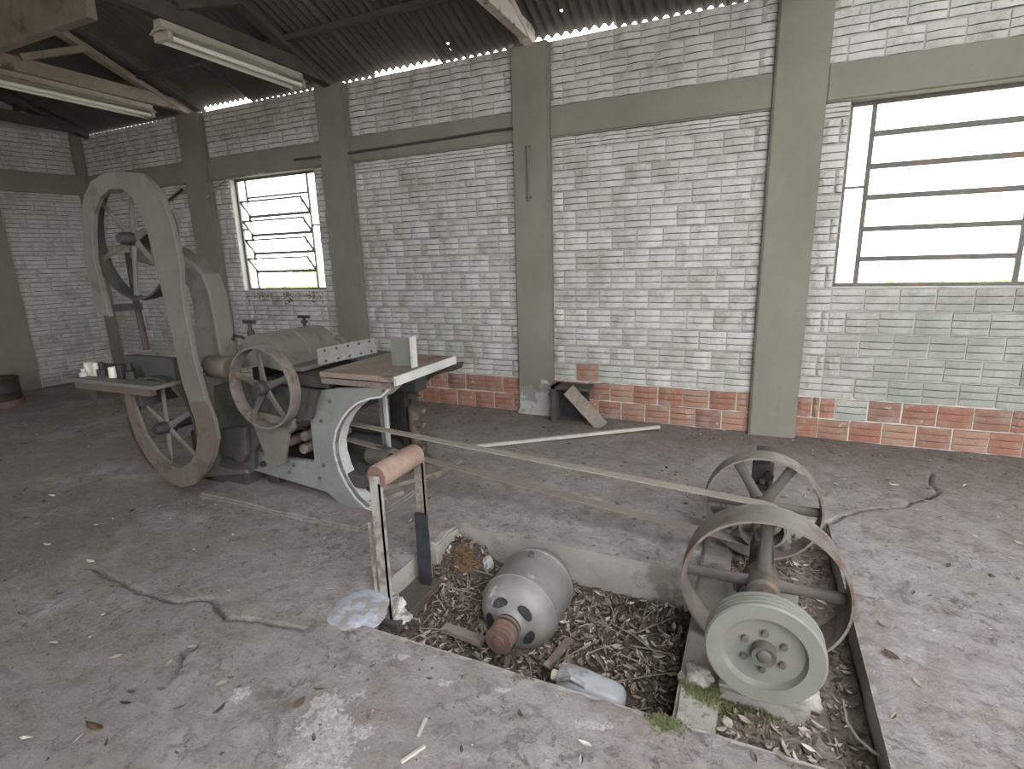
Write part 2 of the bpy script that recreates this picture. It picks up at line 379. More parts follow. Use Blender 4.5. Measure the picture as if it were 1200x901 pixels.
# ------------------------------------------------------------------ floor with pit
PX0, PX1, PY0, PY1 = -1.40, -.15, -2.98, -2.14      # motor pit
TX1, TY1 = .42, -1.43                               # trench under the line shaft
CRACKS = [[at(u, v, Z=0) for u, v in pl] for pl in (
    [(108, 665), (135, 680), (175, 696), (205, 705), (246, 701), (256, 716), (262, 724), (300, 727), (330, 733), (356, 739)],
    [(972, 612), (990, 603), (1020, 597), (1055, 594), (1075, 588), (1095, 581), (1100, 576), (1090, 566), (1092, 555)],
    [(215, 760), (208, 790)],
    [(0, 522), (40, 518), (90, 512), (130, 505), (150, 503), (200, 497), (245, 490), (300, 484)])]
def crack_depth(x, y):
    d = 9; j = noise.noise(Vector((x*14, y*14, 1)))*.012; k = noise.noise(Vector((x*14, y*14, 5)))*.012
    x += j; y += k
    for pl in CRACKS:
        for a, b in zip(pl, pl[1:]):
            ax, ay, bx, by = a.x, a.y, b.x, b.y
            if not (min(ax, bx)-.05 < x < max(ax, bx)+.05 and min(ay, by)-.05 < y < max(ay, by)+.05): continue
            L = (bx-ax)**2+(by-ay)**2; t = max(0, min(1, ((x-ax)*(bx-ax)+(y-ay)*(by-ay))/L))
            d = min(d, math.hypot(x-ax-t*(bx-ax), y-ay-t*(by-ay)))
    wd = .0085 + .0045*noise.noise(Vector((x*6, y*6, 9)))
    return -.055*max(0, 1-d/wd) if d < wd else 0.0
def axis_steps(bps):                               # [(start, step), ..., (end, None)]
    out = []
    for (a, st), (b, _) in zip(bps, bps[1:]):
        n = max(1, round((b-a)/st)); out += [a+(b-a)*i/n for i in range(n)]
    return out + [bps[-1][0]]
xs = axis_steps([(-8.3, .06), (-4.2, .02), (-2.9, .011), (PX0, .011), (PX1, .011), (TX1, .011), (1.15, .03), (2.2, .08), (XR, None)])
ys = axis_steps([(YB, .1), (-3.9, .02), (-3.35, .011), (PY0, .011), (PY1, .012), (TY1, .012), (-.7, .03), (.05, None)])
def in_pit(x, y):
    return (PX0 < x < PX1 and PY0 < y < PY1) or (PX1-1e-6 < x < TX1 and PY0 < y < TY1)
def floor_h(x, y):
    h = .006*noise.noise(Vector((x*1.3, y*1.3, 0))) + .0035*noise.noise(Vector((x*7, y*7, 3))) + .0022*noise.noise(Vector((x*22, y*22, 3)))
    return h
def build_floor():
    vs, fs, sm = [], [], []
    nx, ny = len(xs), len(ys)
    def edge(x, y):
        d = 9
        for (a, b, c, e) in ((PX0, PX1, PY0, PY1), (PX1, TX1, PY0, TY1)):
            dx = max(a-x, 0, x-b); dy = max(c-y, 0, y-e); d = min(d, math.hypot(dx, dy))
        return d
    for y in ys:
        for x in xs:
            d = edge(x, y)
            k = min(1, d/.03)
            z = floor_h(x, y)*k + crack_depth(x, y)
            ch = noise.noise(Vector((x*16, y*16, 7)))
            if d < .028: z -= (.028-d)*max(0, .35+ch)*.8      # crumbled lip
            vs.append((x, y, z))
    for j in range(ny-1):
        for i in range(nx-1):
            if in_pit((xs[i]+xs[i+1])/2, (ys[j]+ys[j+1])/2): continue
            fs.append((j*nx+i, j*nx+i+1, (j+1)*nx+i+1, (j+1)*nx+i))
    me = bpy.data.meshes.new('floor'); me.from_pydata(vs, [], fs)
    me.polygons.foreach_set('use_smooth', [True]*len(fs)); me.materials.append(MT['floor']); me.update()
    o = bpy.data.objects.new('floor', me); col.objects.link(o); struct(o)
    return o
build_floor()
# pit walls as one rough concrete lining
def pit_wall(name, x0, y0, x1, y1):
    b = MB(); L = math.hypot(x1-x0, y1-y0); n = max(2, int(L/.03)); m = 10
    nxv, nyv = (y1-y0)/L, -(x1-x0)/L; vs = []
    for j in range(m+1):
        z = -.002 - .45*j/m
        for i in range(n+1):
            t = i/n; x, y = x0+(x1-x0)*t, y0+(y1-y0)*t
            k = .006*noise.noise(Vector((x*9, y*9, z*9))) - .004
            k = 0 if j == 0 else k
            vs.append((x+nxv*k, y+nyv*k, z))
    fs = [(j*(n+1)+i, j*(n+1)+i+1, (j+1)*(n+1)+i+1, (j+1)*(n+1)+i) for j in range(m) for i in range(n)]
    b.add(vs, fs, True); return struct(b.build(name, 'pitwall', recalc=False))
pit_wall('trim_1', PX0, PY1, PX1, PY1)         # back
pit_wall('trim_2', PX0, PY0, PX0, PY1)         # left
pit_wall('trim_3', PX1, PY1, PX1, TY1)         # left of the far trench
pit_wall('trim_4', PX1, TY1, TX1, TY1)
pit_wall('trim_5', TX1, TY1, TX1, PY0)
pit_wall('trim_6', TX1, PY0, PX0, PY0)
# the concrete kerb that carries the shaft, with a lower dirt bed beside it
def soil_z(x, y):
    if x < PX1:
        a = min(1, max(0, (x-PX0)/.3)); bk = min(1, max(0, (y-PY0)/.84))
        z = -.115*(1-a) + a*(-.285 + .090*bk)
        z -= .06*max(0, 1-math.hypot((x+.22)/.22, (y+2.85)/.25))
        z += .09*math.exp(-(((x+1.28)/.14)**2 + ((y+2.2)/.13)**2))
        return z + .022*noise.noise(Vector((x*7, y*7, 0))) + .012*noise.noise(Vector((x*24, y*24, 4)))
    z = -.085 - .05*math.exp(-(((x-.36)/.1)**2))
    return z + .014*noise.noise(Vector((x*8, y*8, 2))) + .010*noise.noise(Vector((x*26, y*26, 4)))
def soil(name, x0, x1, y0, y1, m, label):
    n, k = int((x1-x0)/.016), int((y1-y0)/.016)
    vs = [(x0+(x1-x0)*i/n, y0+(y1-y0)*j/k, soil_z(x0+(x1-x0)*i/n, y0+(y1-y0)*j/k)) for j in range(k+1) for i in range(n+1)]
    fs = [(j*(n+1)+i, j*(n+1)+i+1, (j+1)*(n+1)+i+1, (j+1)*(n+1)+i) for j in range(k) for i in range(n)]
    o = MB().add(vs, fs, True).build(name, m, recalc=False)
    o['kind'] = 'stuff'; o['label'] = label; o['category'] = 'soil'; return o
soil('pit_soil', PX0, PX1-.005, PY0, PY1, 'soil', 'dark leafy soil filling the bottom of the motor pit')
soil('trench_dirt', PX1+.05, TX1, PY0, TY1, 'dirt', 'pale crumbly dirt in the trench under the spoked pulleys')
kb = MB(); 
def rough_box(b, x0, x1, y0, y1, z0, z1, amp=.006, st=.03):
    bm = bmesh.new()
    bmesh.ops.create_cube(bm, size=1)
    for v in bm.verts: v.co = Vector((x0 if v.co.x < 0 else x1, y0 if v.co.y < 0 else y1, z0 if v.co.z < 0 else z1))
    bmesh.ops.bevel(bm, geom=list(bm.edges), offset=min(.012, .2*min(x1-x0, y1-y0, z1-z0)), segments=2, affect='EDGES')
    for _ in range(3):
        es = [e for e in bm.edges if e.calc_length() > st*2]
        if es: bmesh.ops.subdivide_edges(bm, edges=es, cuts=1, use_grid_fill=True)
    for v in bm.verts:
        q = v.co*11; v.co += Vector((noise.noise(q), noise.noise(q+Vector((9, 0, 0))), noise.noise(q+Vector((0, 9, 0)))))*amp
    bm.verts.index_update()
    b.add([v.co for v in bm.verts], [[v.index for v in f.verts] for f in bm.faces], True); bm.free(); return b
kerb = struct(rough_box(kb, PX1, PX1+.13, PY0+.005, PY1+.55, -.45, -.045).build('trim_7', 'pitwall'))
# low plinth under the machine
struct(rough_box(MB(), -3.05, -1.80, -2.40, -1.30, -.05, .024, .010).build('trim_8', 'floor'))

# ------------------------------------------------------------------ brick walls and concrete frame
COURSE, BL, BH, PROUD = .1575, .2, .1475, .017
def brick_mesh(name, L, H, seed):
    rnd = random.Random(seed); prof = []
    nr = 3; rh = H/nr                             # ribs of a hollow clay block
    for k in range(nr):
        z = -H/2 + k*rh; pr = PROUD*(1 + rnd.uniform(-.15, .25))
        prof += [(0.0015 if k else 0.0, z), (pr*.93, z+.0030), (pr, z+.010), (pr, z+rh-.010), (pr*.93, z+rh-.0030)]
    prof.append((0.0, H/2))
    segs = 3; vs = []
    for i in range(segs+1):
        x = -L/2 + L*i/segs
        for d, z in prof:
            e = .35 if i in (0, segs) else 1
            xx = x + (0 if i in (0, segs) else rnd.uniform(-.01, .01))
            vs.append((xx, -(d*e + (rnd.uniform(-.0012, .0012) if d > .002 else 0)), z + (rnd.uniform(-.0012, .0012) if 0 < i < segs else 0)))
    n = len(prof); fs = [(i*n+k, i*n+k+1, (i+1)*n+k+1, (i+1)*n+k) for i in range(segs) for k in range(n-1)]
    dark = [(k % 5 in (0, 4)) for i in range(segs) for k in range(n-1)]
    # back rim so that the brick has depth into the mortar
    a = len(vs); vs += [(-L/2, .01, -H/2), (L/2, .01, -H/2), (L/2, .01, H/2), (-L/2, .01, H/2)]
    fs += [[0, segs*n, a+1, a], [n-1, a+3, a+2, segs*n+n-1], [a] + [a+3] + list(range(n-1, -1, -1)), [a+2, a+1] + list(range(segs*n, segs*n+n))]
    me = bpy.data.meshes.new(name); me.from_pydata(vs, [], fs)
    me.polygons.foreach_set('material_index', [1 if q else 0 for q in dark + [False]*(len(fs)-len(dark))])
    bm = bmesh.new(); bm.from_mesh(me); bmesh.ops.recalc_face_normals(bm, faces=bm.faces); bm.to_mesh(me); bm.free(); me.update()
    return me
_bc = {}
def get_brick(L, H, m, var):
    key = (round(L, 2), round(H, 3), m, var)
    if key not in _bc:
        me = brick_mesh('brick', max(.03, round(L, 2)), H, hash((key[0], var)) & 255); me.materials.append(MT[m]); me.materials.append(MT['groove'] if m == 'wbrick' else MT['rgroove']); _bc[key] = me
    return _bc[key]
def panel(root, fr, x0, x1, z0, z1, row0, skip=None, red=None):
    """bricks in the wall plane: fr maps (x, z) to a location; root parents them"""
    row = row0; z = z0
    while z < z1 - .03:
        h = min(BH, z1 - z - .004); x = x0 - (BL*.5 if row % 2 else 0)
        while x < x1 - .02:
            a, b = max(x, x0) + .004, min(x+BL, x1) - .004
            if b - a > .035 and not (skip and skip((a+b)/2, z+h/2)):
                isred = red and red((a+b)/2, row)
                me = get_brick(b-a, h, 'rbrick' if isred else 'wbrick', random.randrange(5))
                o = bpy.data.objects.new('brick', me); col.objects.link(o); o.parent = root
                loc, rz = fr((a+b)/2 + random.uniform(-.002, .002), z+h/2+.004+random.uniform(-.0015, .0015))
                o.location = Vector(loc) - Vector(root['_org']); o.rotation_euler = (R(random.uniform(-.6, .6)), 0, rz + R(random.uniform(-.5, .5)))
                o.scale = (1, random.uniform(.75, 1.3), 1)
            x += BL
        z += COURSE; row += 1
def fr_back(x, z): return (x, 0.0, z), 0.0
ZB0, ZT0 = 2.30, 2.53
WINS = [(-5.28, -4.09), (.487, 1.66)]
WZ0, WZ1 = 1.11, 2.30
COLS = [(-8.0, -7.76), (-5.905, -5.54), (-3.93, -3.58), (-1.896, -1.578), (.019, .339), (2.0, 2.33), (4.0, 4.33)]
def redfun(x, row):
    if row == 0: return x > -4.2
    if row == 1:
        if x < -3.6: return False
        if .62 < x < .78: return False
        return x < 2.5
    if row == 2: return (-1.5 < x < -1.02 and random.random() < .55) or (.34 < x < .6 and random.random() < .5) 
    return False
def wall_bay(i):
    xa = COLS[i][1] if i >= 0 else XL; xb = COLS[i+1][0]
    win = next((w_ for w_ in WINS if xa-.01 <= w_[0] and w_[1] <= xb+.01), None)
    root = sroot('wall_back', ((xa+xb)/2, 0, 0), 'limewashed hollow brick bay of the long wall')
    b = MB(); a0, a1 = xa-.02, xb+.02
    if win:
        b.box(a0, win[0], .0, .14, -.1, WZ1); b.box(win[1], a1, .0, .14, -.1, WZ1); b.box(win[0], win[1], .0, .14, -.1, WZ0)
    else: b.box(a0, a1, .0, .14, -.1, 2.32)
    b.box(a0, a1, .0, .14, 2.5, EAVE)
    b.build('mortar', 'mortar', root)
    sk = (lambda x, z: win[0]-.05 < x < win[1]+.05 and WZ0-.04 < z) if win else None
    if win:
        panel(root, fr_back, xa, win[0], 0.0, ZB0, 0, None, redfun)
        panel(root, fr_back, win[1], xb, 0.0, ZB0, 0, None, redfun)
        panel(root, fr_back, win[0], win[1], 0.0, WZ0, 0, None, redfun)
    else: panel(root, fr_back, xa, xb, 0.0, ZB0, 0, None, redfun)
    panel(root, fr_back, xa, xb, ZT0, EAVE-.005, 1)
for i in range(0, 5): wall_bay(i)
# remaining back wall to the right of the picture
struct(MB().box(2.33, XR, 0, .14, -.1, EAVE).build('wall_back', 'mortar'))
for i, (a, b_) in enumerate(COLS):
    m = 'peel' if i == 3 else 'column'
    o = MB()
    yb = -.13 if i == 0 else -.07
    rough_box(o, a, b_, yb, .15, -.05, EAVE-.003, .0025, .06)
    if i == 3: rough_box(o, a-.01, b_+.005, yb-.018, -.02, -.05, .05, .008, .03)
    c_ = o.build('concrete_column', m); struct(c_, 'olive grey plastered concrete column')
for i in range(len(COLS)-1):
    a, b_ = COLS[i][1], COLS[i+1][0]
    struct(rough_box(MB(), a-.005, b_+.005, -.042, .15, ZB0, ZT0, .0025, .06).build('concrete_beam', 'column'), 'olive grey plastered tie beam between columns')
# end wall, slightly out of square
TH = R(11.0); ed = Vector((-math.sin(TH), -math.cos(TH), 0)); EO = Vector((-7.80, -.10, 0))
EL = 7.4
def fr_end(s, z):                 # s runs from the corner towards the camera's left
    p = EO + ed*s + Vector((0, 0, z)); return tuple(p), math.atan2(ed.y, ed.x) + math.pi
er = sroot('wall_left', tuple(EO), 'limewashed hollow brick end wall')
Rz = Matrix.Rotation(math.atan2(ed.y, ed.x)+math.pi, 3, 'Z')
def end_box(b, s0, s1, d0, d1, z0, z1):   # d grows into the room
    n_ = Vector((-ed.y, ed.x, 0)); n_ = n_ if n_.x > 0 else -n_
    vs = []
    for s_ in (s0, s1):
        for d in (d0, d1):
            for z in (z0, z1): vs.append(EO + ed*s_ + n_*d + Vector((0, 0, z)))
    return b.add(vs, [(0, 1, 3, 2), (4, 6, 7, 5), (0, 4, 5, 1), (2, 3, 7, 6), (0, 2, 6, 4), (1, 5, 7, 3)])
b = MB(); end_box(b, -.1, EL, -.14, 0, -.1, 2.3); end_box(b, -.1, EL, -.14, 0, 2.5, 3.0)
gp = [EO + ed*s_ for s_ in (-.1, EL)]
b.build('mortar', 'mortar', er)
def fr_end2(x, z): return fr_end(x, z)
Rn = math.atan2(ed.y, ed.x)+math.pi
def fr_e(s_, z):
    p, _ = fr_end(s_, z); return p, math.atan2(-ed.y, -ed.x)
# bricks face the room: local -Y must look along the inner normal
def fr_e2(s_, z):
    p, _ = fr_end(s_, z)
    n_ = Vector((-ed.y, ed.x, 0)); n_ = n_ if n_.x > 0 else -n_
    return p, math.atan2(-n_.y, -n_.x) - math.pi/2
panel(er, fr_e2, 0.0, .82, 0.0, ZB0, 0); panel(er, fr_e2, 0.0, 2.2, ZT0, EAVE-.005, 1)
b = MB(); end_box(b, 2.4, EL, 0, .002, 0, 3.0)
struct(end_box(MB(), -.05, 2.2, -.1, .045, ZB0, ZT0).build('concrete_beam', 'column'), 'olive grey tie beam along the end wall')
struct(end_box(MB(), 0.82, 1.17, -.1, .06, -.05, 3.0).build('concrete_column', 'column'), 'olive grey column in the end wall')
# gable above the end wall and the unseen walls with their openings
gb = MB(); y_end = (EO+ed*EL)
gv = [EO+ed*(-.3), EO+ed*EL]
def gz(p): return roof_z(max(YB, min(0, p.y)))-.03
seq = [EO+ed*(s_*EL/10) for s_ in range(11)]
vs = [(p.x-.02, p.y, 3.0) for p in seq] + [(p.x-.02, p.y, max(3.0, gz(p))) for p in seq] + [(p.x-.16, p.y, 3.0) for p in seq] + [(p.x-.16, p.y, max(3.0, gz(p))) for p in seq]
fs = [(i, i+1, i+12, i+11) for i in range(10)] + [(22+i, 23+i, 34+i, 33+i) for i in range(10)]
struct(gb.add(vs, fs).build('wall_left', 'mortar'))
wb = MB()                                       # right wall with a wide doorway
wb.box(XR, XR+.15, YB, -6.0, -.1, 3.0).box(XR, XR+.15, -3.4, .15, -.1, 3.0).box(XR, XR+.15, -6.0, -3.4, 2.2, 3.0).box(XR, XR+.15, -6.0, -3.4, -.1, .1)
ng = 12
for k in range(ng):
    ya, yb2 = YB*k/ng, YB*(k+1)/ng
    zt = min(roof_z(ya), roof_z(yb2))
    wb.box(XR, XR+.15, yb2, ya, 3.0, zt)
struct(wb.build('wall_right', 'plaster'))
wf = MB()
for x0, x1, z0, z1 in ((-9.4, -4.3, -.1, 3.04), (-2.7, 1.2, -.1, 3.04), (3.0, XR, -.1, 3.04), (-4.3, -2.7, -.1, 1.0), (-4.3, -2.7, 2.5, 3.04), (1.2, 3.0, 2.4, 3.04)):
    wf.box(x0, x1, YB-.15, YB, z0, z1)
struct(wf.build('wall_front', 'plaster'))

# ------------------------------------------------------------------ roof of corrugated sheets
cr_root = sroot('ceiling', (0, RIDGE_Y, 3.2))
def sheet(x0, x1, y0, y1, dz, holes=()):
    pitch, amp = .0755, .015; n = int(round((x1-x0)/pitch))*8; b = MB(); m = 8
    x1 = x0 + n/8*pitch
    yy = [y0+(y1-y0)*j/m for j in range(m+1)]
    hh = [h for h in HOLES if x0 < h[0] < x1 and min(y0, y1)+.05 < h[1] < max(y0, y1)-.05]
    for h in hh: yy += [h[1]-.008, h[1]+.008]
    yy = sorted(set(yy), reverse=y0 > y1); m = len(yy)-1; vs = []
    for y in yy:
        for i in range(n+1):
            x = x0+(x1-x0)*i/n
            vs.append((x, y, roof_z(y)+dz + amp*math.cos(2*math.pi*(x-x0)/pitch)))
    fs = []
    for j in range(m):
        for i in range(n):
            xc, yc = x0+(x1-x0)*(i+.5)/n, (yy[j]+yy[j+1])/2
            if any(abs(xc-h[0]) < .0085 and abs(yc-h[1]) < .006 for h in hh): continue
            fs.append((j*(n+1)+i, j*(n+1)+i+1, (j+1)*(n+1)+i+1, (j+1)*(n+1)+i))
    return b.add(vs, fs, True).build('roof_sheet', 'roof', cr_root, recalc=False)
def roof_hit(u, v):                # where a line of sight meets the underside of the roof
    d = cf + cr*((u-600)/F_PX) + cu*((450.5-v)/F_PX)
    t = (3.04 - SLOPE*CAM.y - CAM.z)/(d.z + SLOPE*d.y); p = CAM + d*t; return (p.x, p.y)
HOLES = [roof_hit(*q) for q in ((145, 68), (525, 50), (658, 17), (528, 60))]   # old nail holes that let daylight in
k = 0; x = -9.4
rs = random.Random(3)
while x < XR+.3:
    for (ya, yb_) in ((.06, -1.9), (-1.75, RIDGE_Y)):
        sheet(x, x+.83, ya, yb_, (.0 if ya > 0 else .012) + (.006 if k % 2 else 0) + (.035 if any(abs(x+.4-h) < .36 for h in (-3.3, -5.2, -1.1)) and ya > 0 else 0) + rs.uniform(-.004, .006))
    sheet(x, x+.83, RIDGE_Y, YB-.4, (.010 if k % 2 else 0)) if x < .3 else None   # sheets left off out of view to add overhead light
    x += .755; k += 1
rz_ = roof_z(RIDGE_Y)
struct(MB().add([(-9.4, RIDGE_Y-.22, rz_-.045), (XR+.3, RIDGE_Y-.22, rz_-.045), (-9.4, RIDGE_Y, rz_+.045), (XR+.3, RIDGE_Y, rz_+.045), (-9.4, RIDGE_Y+.22, rz_-.045), (XR+.3, RIDGE_Y+.22, rz_-.045)], [(0, 1, 3, 2), (2, 3, 5, 4)]).build('ridge_cap', 'roof'), 'folded ridge cap over the roof sheets')
# purlins on the rafters
for y in (-.55, -1.25, -1.95, -2.65, -3.35, -4.4, -5.3, -6.2, -7.1):
    z = roof_z(y) - .036
    struct(MB().box(-9.2 if y < -1 else -8.2, XR, y-.025, y+.025, z-.028, z+.012).build('roof_purlin', 'darkwood'), 'dark timber purlin under the roof sheets')
# trusses
def truss(x, m, mr, lab):
    t = sroot('roof_truss', (x, -.02, 3.0), lab); y0 = .0
    MB().box(x-.035, x+.035, YB+.02, -.0, 3.002, 3.115).build('tie_beam', m, t)
    def rz(y): return roof_z(y)-.124
    for a, bb in ((-.02, RIDGE_Y), (YB+.02, RIDGE_Y)):
        r_ = MB(); z0, z1 = max(rz(a), 3.0), rz(RIDGE_Y)
        vs = [(x+sx, a, z) for sx in (-.045, .045) for z in (rz(a)+.03, rz(a)+.075)] + [(x+sx, bb, z) for sx in (-.045, .045) for z in (z1-.03, z1+.065)]
        r_.add(vs, [(0, 1, 3, 2), (4, 6, 7, 5), (0, 4, 5, 1), (2, 3, 7, 6), (0, 2, 6, 4), (1, 5, 7, 3)]).build('rafter', mr, t)
    for ya, yb_ in ((-1.52, -1.0), (-1.9, -2.5), (-3.3, -2.65), (-5.9, -6.5), (-5.7, -5.1)):
        MB().bar((x, ya, 3.11), (x, yb_, rz(yb_)+.02), .05, .12, (1, 0, 0)).build('strut', m, t)
    MB().bar((x, RIDGE_Y, 3.11), (x, RIDGE_Y, rz(RIDGE_Y)), .05, .1, (1, 0, 0)).build('king_post', m, t)
truss(-5.72, 'truss', 'truss', 'pale weathered timber truss second from the end wall')
truss(-3.76, 'darkwood', 'darkwood', 'dark timber truss above the column right of the louvred window')
truss(-1.74, 'trusspale', 'trusspale', 'limewashed timber truss above the peeling column')
truss(.18, 'darkwood', 'darkwood', 'dark timber truss above the wide column by the right window')
truss(-7.6, 'darkwood', 'darkwood', 'dark timber truss at the end wall')
struct(MB().box(-5.68, -3.80, -2.07, -2.01, 2.87, 3.13).build('cross_beam', 'brownbeam'), 'broad pale beam laid across two trusses')

# ------------------------------------------------------------------ windows
def rod(b, p, q, r=.008): b.bar(p, q, r*2, r*2, (0, 1, 0.01)); return b
def window(name, x0, x1, open_sash):
    t = sroot(name, ((x0+x1)/2, .07, WZ0), 'steel louvre window')
    yf = .075; z0, z1 = WZ0, WZ1; f = MB()
    for a in (x0+.012, x1-.012): f.box(a-.012, a+.012, yf-.015, yf+.015, z0, z1)
    for z in (z0+.012, z1-.012): f.box(x0, x1, yf-.014, yf+.014, z-.012, z+.012)
    f.build('window_frame', 'winframe', t)
    xa, xb = x0+.145, x1-.165
    mw = .009 if open_sash else .014
    for a in (xa, xb): MB().box(a-mw, a+mw, yf-.012, yf+.012, z0+.02, z1-.02).build('mullion', 'winframe', t)
    zm = z0+.555*(z1-z0)
    for a, bb in ((x0+.02, xa), (xb, x1-.02)): MB().box(a, bb, yf-.01, yf+.01, zm-.008, zm+.008).build('crossbar', 'winframe', t)
    for a, bb in ((x0+.024, xa-.009), (xb+.009, x1-.024)):
        for c, d in ((z0+.024, zm-.008), (zm+.008, z1-.024)): MB().box(a, bb, yf-.002, yf+.002, c, d).build('pane', 'glass', t)
    zs = [z0+(z1-z0)*k for k in (.165, .33, .495, .66, .83)]
    if not open_sash: zs = [at(1040, v, Y=.0).z for v in (303, 267, 229, 192, 153)]
    for z in zs: MB().box(xa, xb, yf-.016, yf+.016, z-(.008 if open_sash else .017), z+(.009 if open_sash else .017)).build('crossbar', 'winframe', t)
    ed_ = [z0+.024]+zs+[z1-.024]
    for k, (c, d) in enumerate(zip(ed_, ed_[1:])):
        mid = 0 < k < len(ed_)-2
        if mid and open_sash:
            tilt = R(38); pv = Vector(((xa+xb)/2, yf, c+.012)); rt = Matrix.Rotation(tilt, 3, 'X')
            s_ = MB(); q = lambda x, z: rt @ (Vector((x, yf, z))-pv) + pv
            A, B_, C_, D_ = q(xa+.012, c+.012), q(xb-.012, c+.012), q(xb-.012, d-.012), q(xa+.012, d-.012)
            for p1, p2 in ((A, B_), (B_, C_), (C_, D_), (D_, A)): rod(s_, p1, p2, .009)
            so = s_.build('sash', 'winframe', t)
            pn = rt @ Vector((0, .002, 0))
            MB().add([A-pn, B_-pn, C_-pn, D_-pn, A+pn, B_+pn, C_+pn, D_+pn], [(0, 1, 2, 3), (7, 6, 5, 4), (0, 4, 5, 1), (1, 5, 6, 2), (2, 6, 7, 3), (3, 7, 4, 0)]).build('pane', 'glass', so)
        else:
            MB().box(xa+.01, xb-.01, yf-.002, yf+.002, c+.01, d-.01).build('pane', 'glass', t)
    if open_sash: MB().tube([(xb-.05, yf-.05, z0+.2), (xb-.03, yf-.08, z1-.2)], .006, 6).build('pull_rod', 'winframe', t)
window('window_1', WINS[0][0], WINS[0][1], True)
window('window_2', WINS[1][0], WINS[1][1], False)

# ------------------------------------------------------------------ outside
og = MB().add([(-40, .3, -.35), (40, .3, -.35), (40, 60, -.35), (-40, 60, -.35)], [(0, 1, 2, 3)]).build('ground', 'outground'); og['kind'] = 'structure'
og = MB().add([(-40, -60, -.36), (40, -60, -.36), (40, .3, -.36), (-40, .3, -.36)], [(0, 1, 2, 3)]).build('ground', 'outground'); og['kind'] = 'structure'
def bush(cx, cy, rx, ry, rz, n, label):
    rb = random.Random(int(cx*10)); b = MB()
    for _ in range(n):
        d = Vector((rb.gauss(0, 1), rb.gauss(0, 1), rb.gauss(0, 1))).normalized()*rb.uniform(.6, 1)
        p = Vector((cx+d.x*rx, cy+d.y*ry, -.3+rz*(1+d.z)*.98+.05)); a = Vector((rb.gauss(0, 1), rb.gauss(0, 1), rb.gauss(0, 1))).normalized()*rb.uniform(.05, .11)
        c = a.orthogonal().normalized()*.04
        b.add([p-a, p+c, p+a, p-c], [(0, 1, 2, 3)])
    root = thing('bush', label, 'bush', (cx, cy, -.35), 'bushes outside the windows')
    b.build('foliage', 'leafgreen', root, recalc=False)
    st = MB()
    for k in range(5): st.tube([(cx+.05*k-.1, cy, -.36), (cx+(k-2)*rx*.25, cy+.05*k, -.3+rz*1.1)], [.03, .012], 6)
    st.build('stem', 'darkwood', root)
bush(-8.3, 4.2, 1.4, .9, .8, 2600, 'sunlit green bush outside the louvred window')
bush(3.2, 6.5, 2.0, 1.0, .62, 2600, 'sunlit green bush outside the right hand window')

# ------------------------------------------------------------------ lamps and conduits
def fluorescent(x, y0, y1, label):
    t = thing('fluorescent_fixture', label, 'lamp', (x, (y0+y1)/2, 2.86), 'fluorescent battens under the trusses')
    b = MB(); poly = [(x-.035, 3.0), (x+.035, 3.0), (x+.04, 2.955), (x+.095, 2.925), (x+.095, 2.92), (x+.03, 2.935), (x-.03, 2.935), (x-.095, 2.92), (x-.095, 2.925), (x-.04, 2.955)]
    b.prism(poly, y0, y1).build('batten_body', 'lampbody', t)
    for s_ in (-1, 1):
        MB().tube([(x+s_*.055, y0+.05, 2.893), (x+s_*.055, y1-.05, 2.893)], .016, 10).build('tube', 'tube', t)
    for yy in (y0+.03, y1-.03): MB().box(x-.075, x+.075, yy-.018, yy+.018, 2.875, 2.93, .004).build('lamp_holder', 'lampbody', t)
fluorescent(-3.78, -1.64, -.38, 'cream fluorescent batten under the dark truss right of the louvred window')
fluorescent(-5.76, -1.85, -.42, 'cream fluorescent batten under the pale truss nearest the end wall')
cp = [at(u, v, Y=-.055) for u, v in ((345, 187), (405, 180), (470, 170), (530, 161), (572, 154), (605, 150))]
o = MB().tube(cp, .011, 8); tag(o.build('conduit_pipe', 'darkframe'), 'thin dark conduit running along the tie beam left of the peeling column', 'pipe')
o = MB().tube([(-1.755, -.082, 1.83), (-1.755, -.082, 2.26)], .012, 8)
tt = thing('cable_tube', 'short vertical tube fixed to the front of the peeling column', 'pipe', (-1.755, -.08, 1.83))
o.build('tube', 'frame', tt)
for z in (1.85, 2.24): MB().box(-1.775, -1.735, -.084, -.069, z, z+.012).build('clip', 'darkframe', tt)
cb = [Vector((-5.55, -.09, 2.12)), Vector((-5.45, -.07, 2.2)), Vector((-5.3, -.055, 2.27)), Vector((-5.0, -.05, 2.30)), Vector((-4.7, -.05, 2.31))]
tag(MB().tube(cb, .006, 6).build('loose_cable', 'steel'), 'thin pale cable drooping over the top corner of the louvred window', 'cable')

tag(MB().tube([(-6.55, -.06, 2.02), (-5.98, -.06, 2.24)], .014, 8).build('slanting_bar', 'darkiron'), 'thin dark bar slanting up the bricks just right of the band saw top', 'bar')
gr = MB(); rg = random.Random(5)
for _ in range(420):
    cx_ = rg.choice((-5.15, -4.95, -4.6, -4.35, -4.2)) + rg.gauss(0, .05); cz_ = 1.09 - abs(rg.gauss(0, .07))
    d = Vector((rg.gauss(0, 1), -abs(rg.gauss(0, .6)), rg.gauss(0, 1))).normalized()*rg.uniform(.01, .03); n_ = d.orthogonal().normalized()*.004
    p = Vector((cx_, -.018, cz_)); gr.add([p-n_, p+n_, p+d], [(0, 1, 2)])
o = gr.build('wall_lichen', 'leafbrown', recalc=False); o['kind'] = 'stuff'; o['label'] = 'dark lichen tufts on the bricks below the louvred window'; o['category'] = 'lichen'

